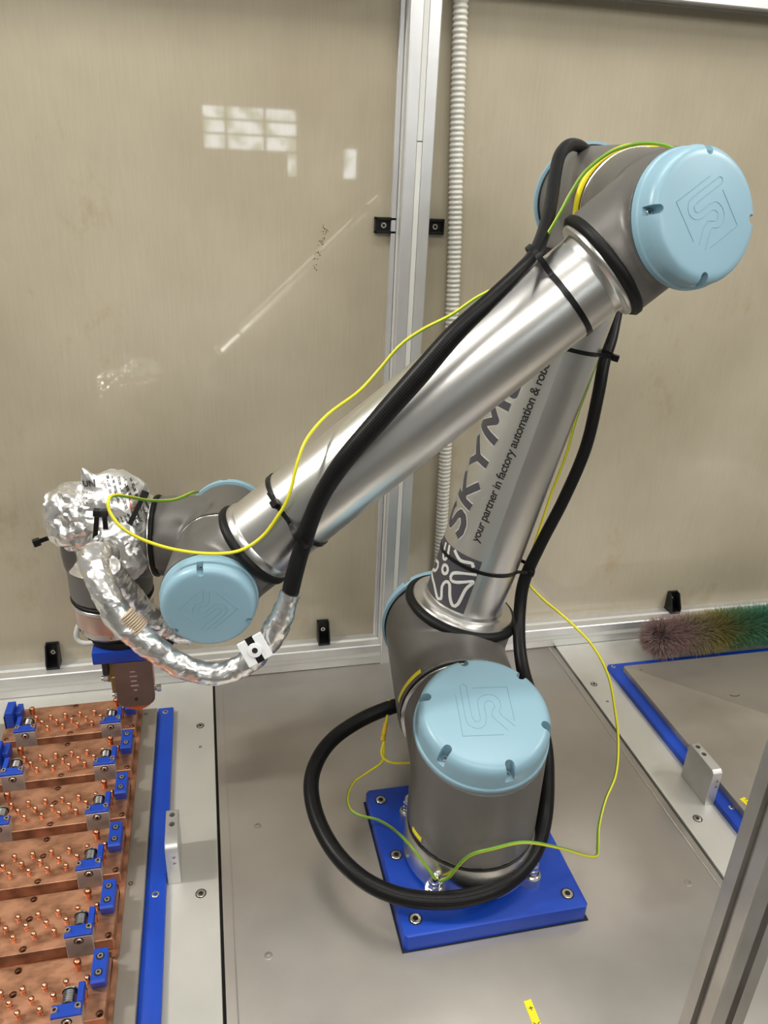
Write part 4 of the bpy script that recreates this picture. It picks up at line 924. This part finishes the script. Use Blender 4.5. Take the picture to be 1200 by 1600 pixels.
bm = lathe(B(), [(0.0022, 0), (0.0036, 0.001), (0.0036, Lf * .2), (0.0028, Lf * .28), (0.0036, Lf * .36), (0.0036, Lf * .62), (0.0028, Lf * .7), (0.0034, Lf * .8), (0.0034, Lf - .001), (0.0022, Lf)], frame(a_, b_ - a_), 16)
tag(obj('wire_splice', bm, 'splice'), 'amber crimp splice joining the yellow wires left of the robot base', 'connector')
# ------------------------------------------------------------------ cable ties
def tie(c0, ax, r, label, bumps, head, w=0.0024, tail=0.010, ref=None):
    l = ax.cross(-AX).normalized(); fr = -(AX - ax * AX.dot(ax)).normalized(); bm = B(); vs = []; n = 120
    def rr(ph):
        k = r
        for p0, hgt, wd in bumps:
            d = (ph - p0 + 180) % 360 - 180; k = max(k, r + hgt * math.exp(-(d / wd) ** 4))
        return k
    for i in range(n):
        ph = 360 * i / n; an = math.radians(ph); d = fr * math.cos(an) + l * math.sin(an)
        vs.append([bm.verts.new(c0 + d * (rr(ph) + q) + ax * h) for q, h in ((0, -w), (0.0012, -w), (0.0012, w), (0, w))])
    for i in range(n):
        for j in range(4): bm.faces.new((vs[i][j], vs[(i + 1) % n][j], vs[(i + 1) % n][(j + 1) % 4], vs[i][(j + 1) % 4]))
    bmesh.ops.recalc_face_normals(bm, faces=bm.faces[:])
    t = thing('cable_tie', label, 'cable tie', c0, 'black cable ties on the robot'); obj('band', bm, 'black', t, True, 0.6)
    an = math.radians(head); d = fr * math.cos(an) + l * math.sin(an); tg_ = ax.cross(d).normalized()
    f = frame(c0 + d * (rr(head) + 0.002), d, tg_)
    obj('head', box(B(), -0.0038, 0.0038, -0.0040, 0.0040, -0.003, 0.0052, 0.0008, mtx=f), 'black', t)
    obj('tail', box(B(), 0.0038, 0.0038 + tail, -0.0018, 0.0018, 0.001, 0.0022, mtx=f), 'black', t, False)
tie(E1 + G_ * 0.1185, G_, 0.0421, 'black cable tie round the forearm near the elbow, over the braided sleeve', [(76, 0.020, 19)], 112, 0.0027)
tie(E1 + G_ * 0.4540, G_, 0.0450, 'black cable tie round the forearm near the wrist, over the braided sleeve', [(-9, 0.018, 17)], 40, 0.0024)
tie(S2 + EU * 0.4560, EU, 0.0541, 'black cable tie high on the upper arm behind the forearm', [(82, 0.0165, 18)], 72, 0.0024)
tie(S2 + EU * 0.1580, EU, 0.0541, 'black cable tie low on the upper arm, across the dark emblem', [(82, 0.0165, 18)], 72, 0.0024)
def free_tie(p0, p1, label):
    p0, p1 = V(p0), V(p1)
    f = frame(p0, p1 - p0, V(0, -1, 0)); L = (p1 - p0).length
    t = thing('cable_tie', label, 'cable tie', p0, 'black cable ties on the foil wrap')
    obj('band', box(B(), -0.0006, 0.0006, -0.0026, 0.0026, 0, L, mtx=f), 'black', t, False)
    obj('head', box(B(), -0.0030, 0.0042, -0.0042, 0.0042, L - 0.003, L + 0.005, 0.0008, mtx=f), 'black', t)
free_tie((-0.1340, 0.812, 0.3900), (-0.1255, 0.808, 0.4370), 'black cable tie across the foil bag, left of the two upright ones')
free_tie((-0.1190, 0.808, 0.3900), (-0.1180, 0.806, 0.4370), 'black cable tie across the foil bag, right of the two upright ones')
free_tie((-0.1050, 0.806, 0.3990), (-0.0770, 0.826, 0.4480), 'black cable tie slanting over the right side of the foil bag')
free_tie((-0.1820, 0.855, 0.3900), (-0.2000, 0.850, 0.3860), 'black cable tie end sticking out left of the foil ball')
# ------------------------------------------------------------------ white tie mount on the foil hose
q = V(*PATH['foil_hose'][3]) + V(-0.005, -0.0165, 0.014)
TM = thing('tie_mount', 'square white cable tie mount clipped on the foil hose below the wrist lid', 'mount', q)
fq = frame(q, V(-0.10, -0.93, 0.35), V(0.80, 0.0, 0.42))
bd = obj('base', box(B(), -0.0135, 0.0135, -0.0135, 0.0135, -0.002, 0.002, 0.0006, mtx=fq), 'white', TM)
cb = B(); box(cb, -0.0040, 0.0040, 0.0060, 0.0150, -0.004, 0.004, mtx=fq); box(cb, -0.0040, 0.0040, -0.0150, -0.0060, -0.004, 0.004, mtx=fq)
cut(bd, cb, 0.4)
for s_ in (-1, 1): obj('slot', box(B(), -0.0045, 0.0045, 0.0060 * s_ - (0.008 if s_ < 0 else 0), 0.0060 * s_ + (0.008 if s_ > 0 else 0), -0.0019, 0.0002, mtx=fq), 'black', TM, False)
obj('boss', lathe(B(), [(0.0075, 0.002), (0.0070, 0.0035), (0.0030, 0.0040), (0.0030, 0.0012), (0, 0.0012)], fq, 24), 'white', TM)
obj('hole', lathe(B(), [(0.0029, 0.0010), (0.0029, 0.0036), (0, 0.0036)], fq, 16), 'hole', TM)
# ------------------------------------------------------------------ yellow sticker at the front
st = poly_slab('yellow_sticker', [(0.2890, 0.4738), (0.2975, 0.4745), (0.2985, 0.4150), (0.2895, 0.4140)], 0.0, 0.0006, 'yellow')
tag(st, 'narrow yellow sticker with hand drawn black marks on the steel plate in front', 'label')
bm = B()
for x0, y0, x1, y1 in ((0.2915, 0.4655, 0.2962, 0.4655), (0.29385, 0.4675, 0.29385, 0.4630), (0.2905, 0.4510, 0.2935, 0.4480), (0.2935, 0.4480, 0.2972, 0.4505), (0.2920, 0.4470, 0.2950, 0.4460)):
    d = (V(x1, y1, 0) - V(x0, y0, 0)); nn = V(-d.y, d.x, 0).normalized() * 0.0004; a_, b_ = V(x0, y0, 0.0008), V(x1, y1, 0.0008)
    bm.faces.new([bm.verts.new(k) for k in (a_ - nn, b_ - nn, b_ + nn, a_ + nn)])
obj('pen_marks', bm, 'ink', st, False)
# ------------------------------------------------------------------ feather duster
DU = thing('feather_duster', 'fluffy synthetic duster, dull pink through olive to green, lying behind the right tray', 'duster', (0.74, 1.045, 0))
D0, D1 = V(0.764, 1.020, 0.046), V(1.13, 1.034, 0.046)
def dmat():
    m, nt, b = nmat('dyed_fibre'); N = nt.nodes; L = nt.links
    tc = N.new('ShaderNodeTexCoord'); sp = N.new('ShaderNodeSeparateXYZ'); L.new(tc.outputs['UV'], sp.inputs[0])
    r = N.new('ShaderNodeValToRGB'); e = r.color_ramp.elements
    e[0].position = 0.0; e[0].color = (0.20, 0.14, 0.13, 1); e[1].position = 1.0; e[1].color = (0.03, 0.12, 0.13, 1)
    for p, c_ in ((0.17, (0.20, 0.125, 0.12, 1)), (0.23, (0.17, 0.14, 0.09, 1)), (0.36, (0.15, 0.125, 0.035, 1)), (0.44, (0.06, 0.11, 0.05, 1)), (0.60, (0.04, 0.13, 0.08, 1))):
        x = e.new(p); x.color = c_
    L.new(sp.outputs[0], r.inputs[0])
    hs = N.new('ShaderNodeHueSaturation'); L.new(r.outputs[0], hs.inputs['Color'])
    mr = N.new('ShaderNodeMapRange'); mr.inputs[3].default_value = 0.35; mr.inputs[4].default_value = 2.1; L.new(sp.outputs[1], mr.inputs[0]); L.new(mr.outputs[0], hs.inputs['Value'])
    L.new(hs.outputs[0], b.inputs['Base Color']); setp(b, rough=0.8, spec=0.15); return m
M['fibre'] = dmat()
rnd = random.Random(5); bm = B(); uvl = bm.loops.layers.uv.verify(); DL = (D1 - D0).length; dx = (D1 - D0).normalized()
for i in range(26000):
    t = rnd.uniform(-0.035, DL); an = rnd.uniform(0, 2 * PI)
    rad_ = V(0, math.cos(an), math.sin(an)); cen = D0 + dx * max(t, 0)
    if t < 0.0:
        th = rnd.uniform(0, PI / 2); rad_ = (rad_ * math.cos(th) - dx * math.sin(th)).normalized(); cen = D0
    lump = 1 + 0.12 * noise.noise(V(t * 22, an, 1.5)) - 0.06 * (math.sin(t * 40) * .5)
    Lh = 0.0435 * lump * rnd.uniform(0.78, 1.05)
    q0 = cen + rad_ * 0.012
    side = V(rnd.gauss(0, 1), rnd.gauss(0, 1), rnd.gauss(0, 1)) * 0.55
    q2 = cen + (rad_ + side * 0.50 + V(rnd.gauss(0.1, .2), 0, -0.10)).normalized() * Lh
    q1 = (q0 + q2) / 2 + side * 0.006
    for q_ in (q1, q2): q_.z = max(q_.z, 0.0105 if q_.y < 1.018 else 0.0015)
    wv = rad_.cross(V(rnd.gauss(0, 1), rnd.gauss(0, 1), rnd.gauss(0, 1))).normalized() * 0.00042
    vs = [bm.verts.new(p) for p in (q0 - wv, q0 + wv, q1 + wv, q1 - wv, q2)]
    col_u = min(max((t + 0.035) / (DL + 0.035) + rnd.gauss(0, 0.02), 0.0), 1.0) * 1.0
    for fs, hs_ in (((0, 1, 2, 3), (0, 0, .5, .5)), ((3, 2, 4), (.5, .5, 1))):
        f_ = bm.faces.new([vs[k] for k in fs])
        for lp, h_ in zip(f_.loops, hs_): lp[uvl].uv = (col_u, h_ * rnd.uniform(.6, 1))
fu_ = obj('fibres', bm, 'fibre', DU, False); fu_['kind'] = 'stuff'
M['core'] = plain('dark_core', (0.05, 0.045, 0.04), 0.9)
bm = lathe(B(), [(0, -0.014), (0.012, -0.010), (0.018, 0.0), (0.018, DL), (0.0, DL + .002)], frame(D0, dx), 24); obj('core', bm, 'core', DU)
bm = cyl(B(), D1, D1 + dx * 0.28, 0.007, n=16); obj('handle', bm, 'black', DU)
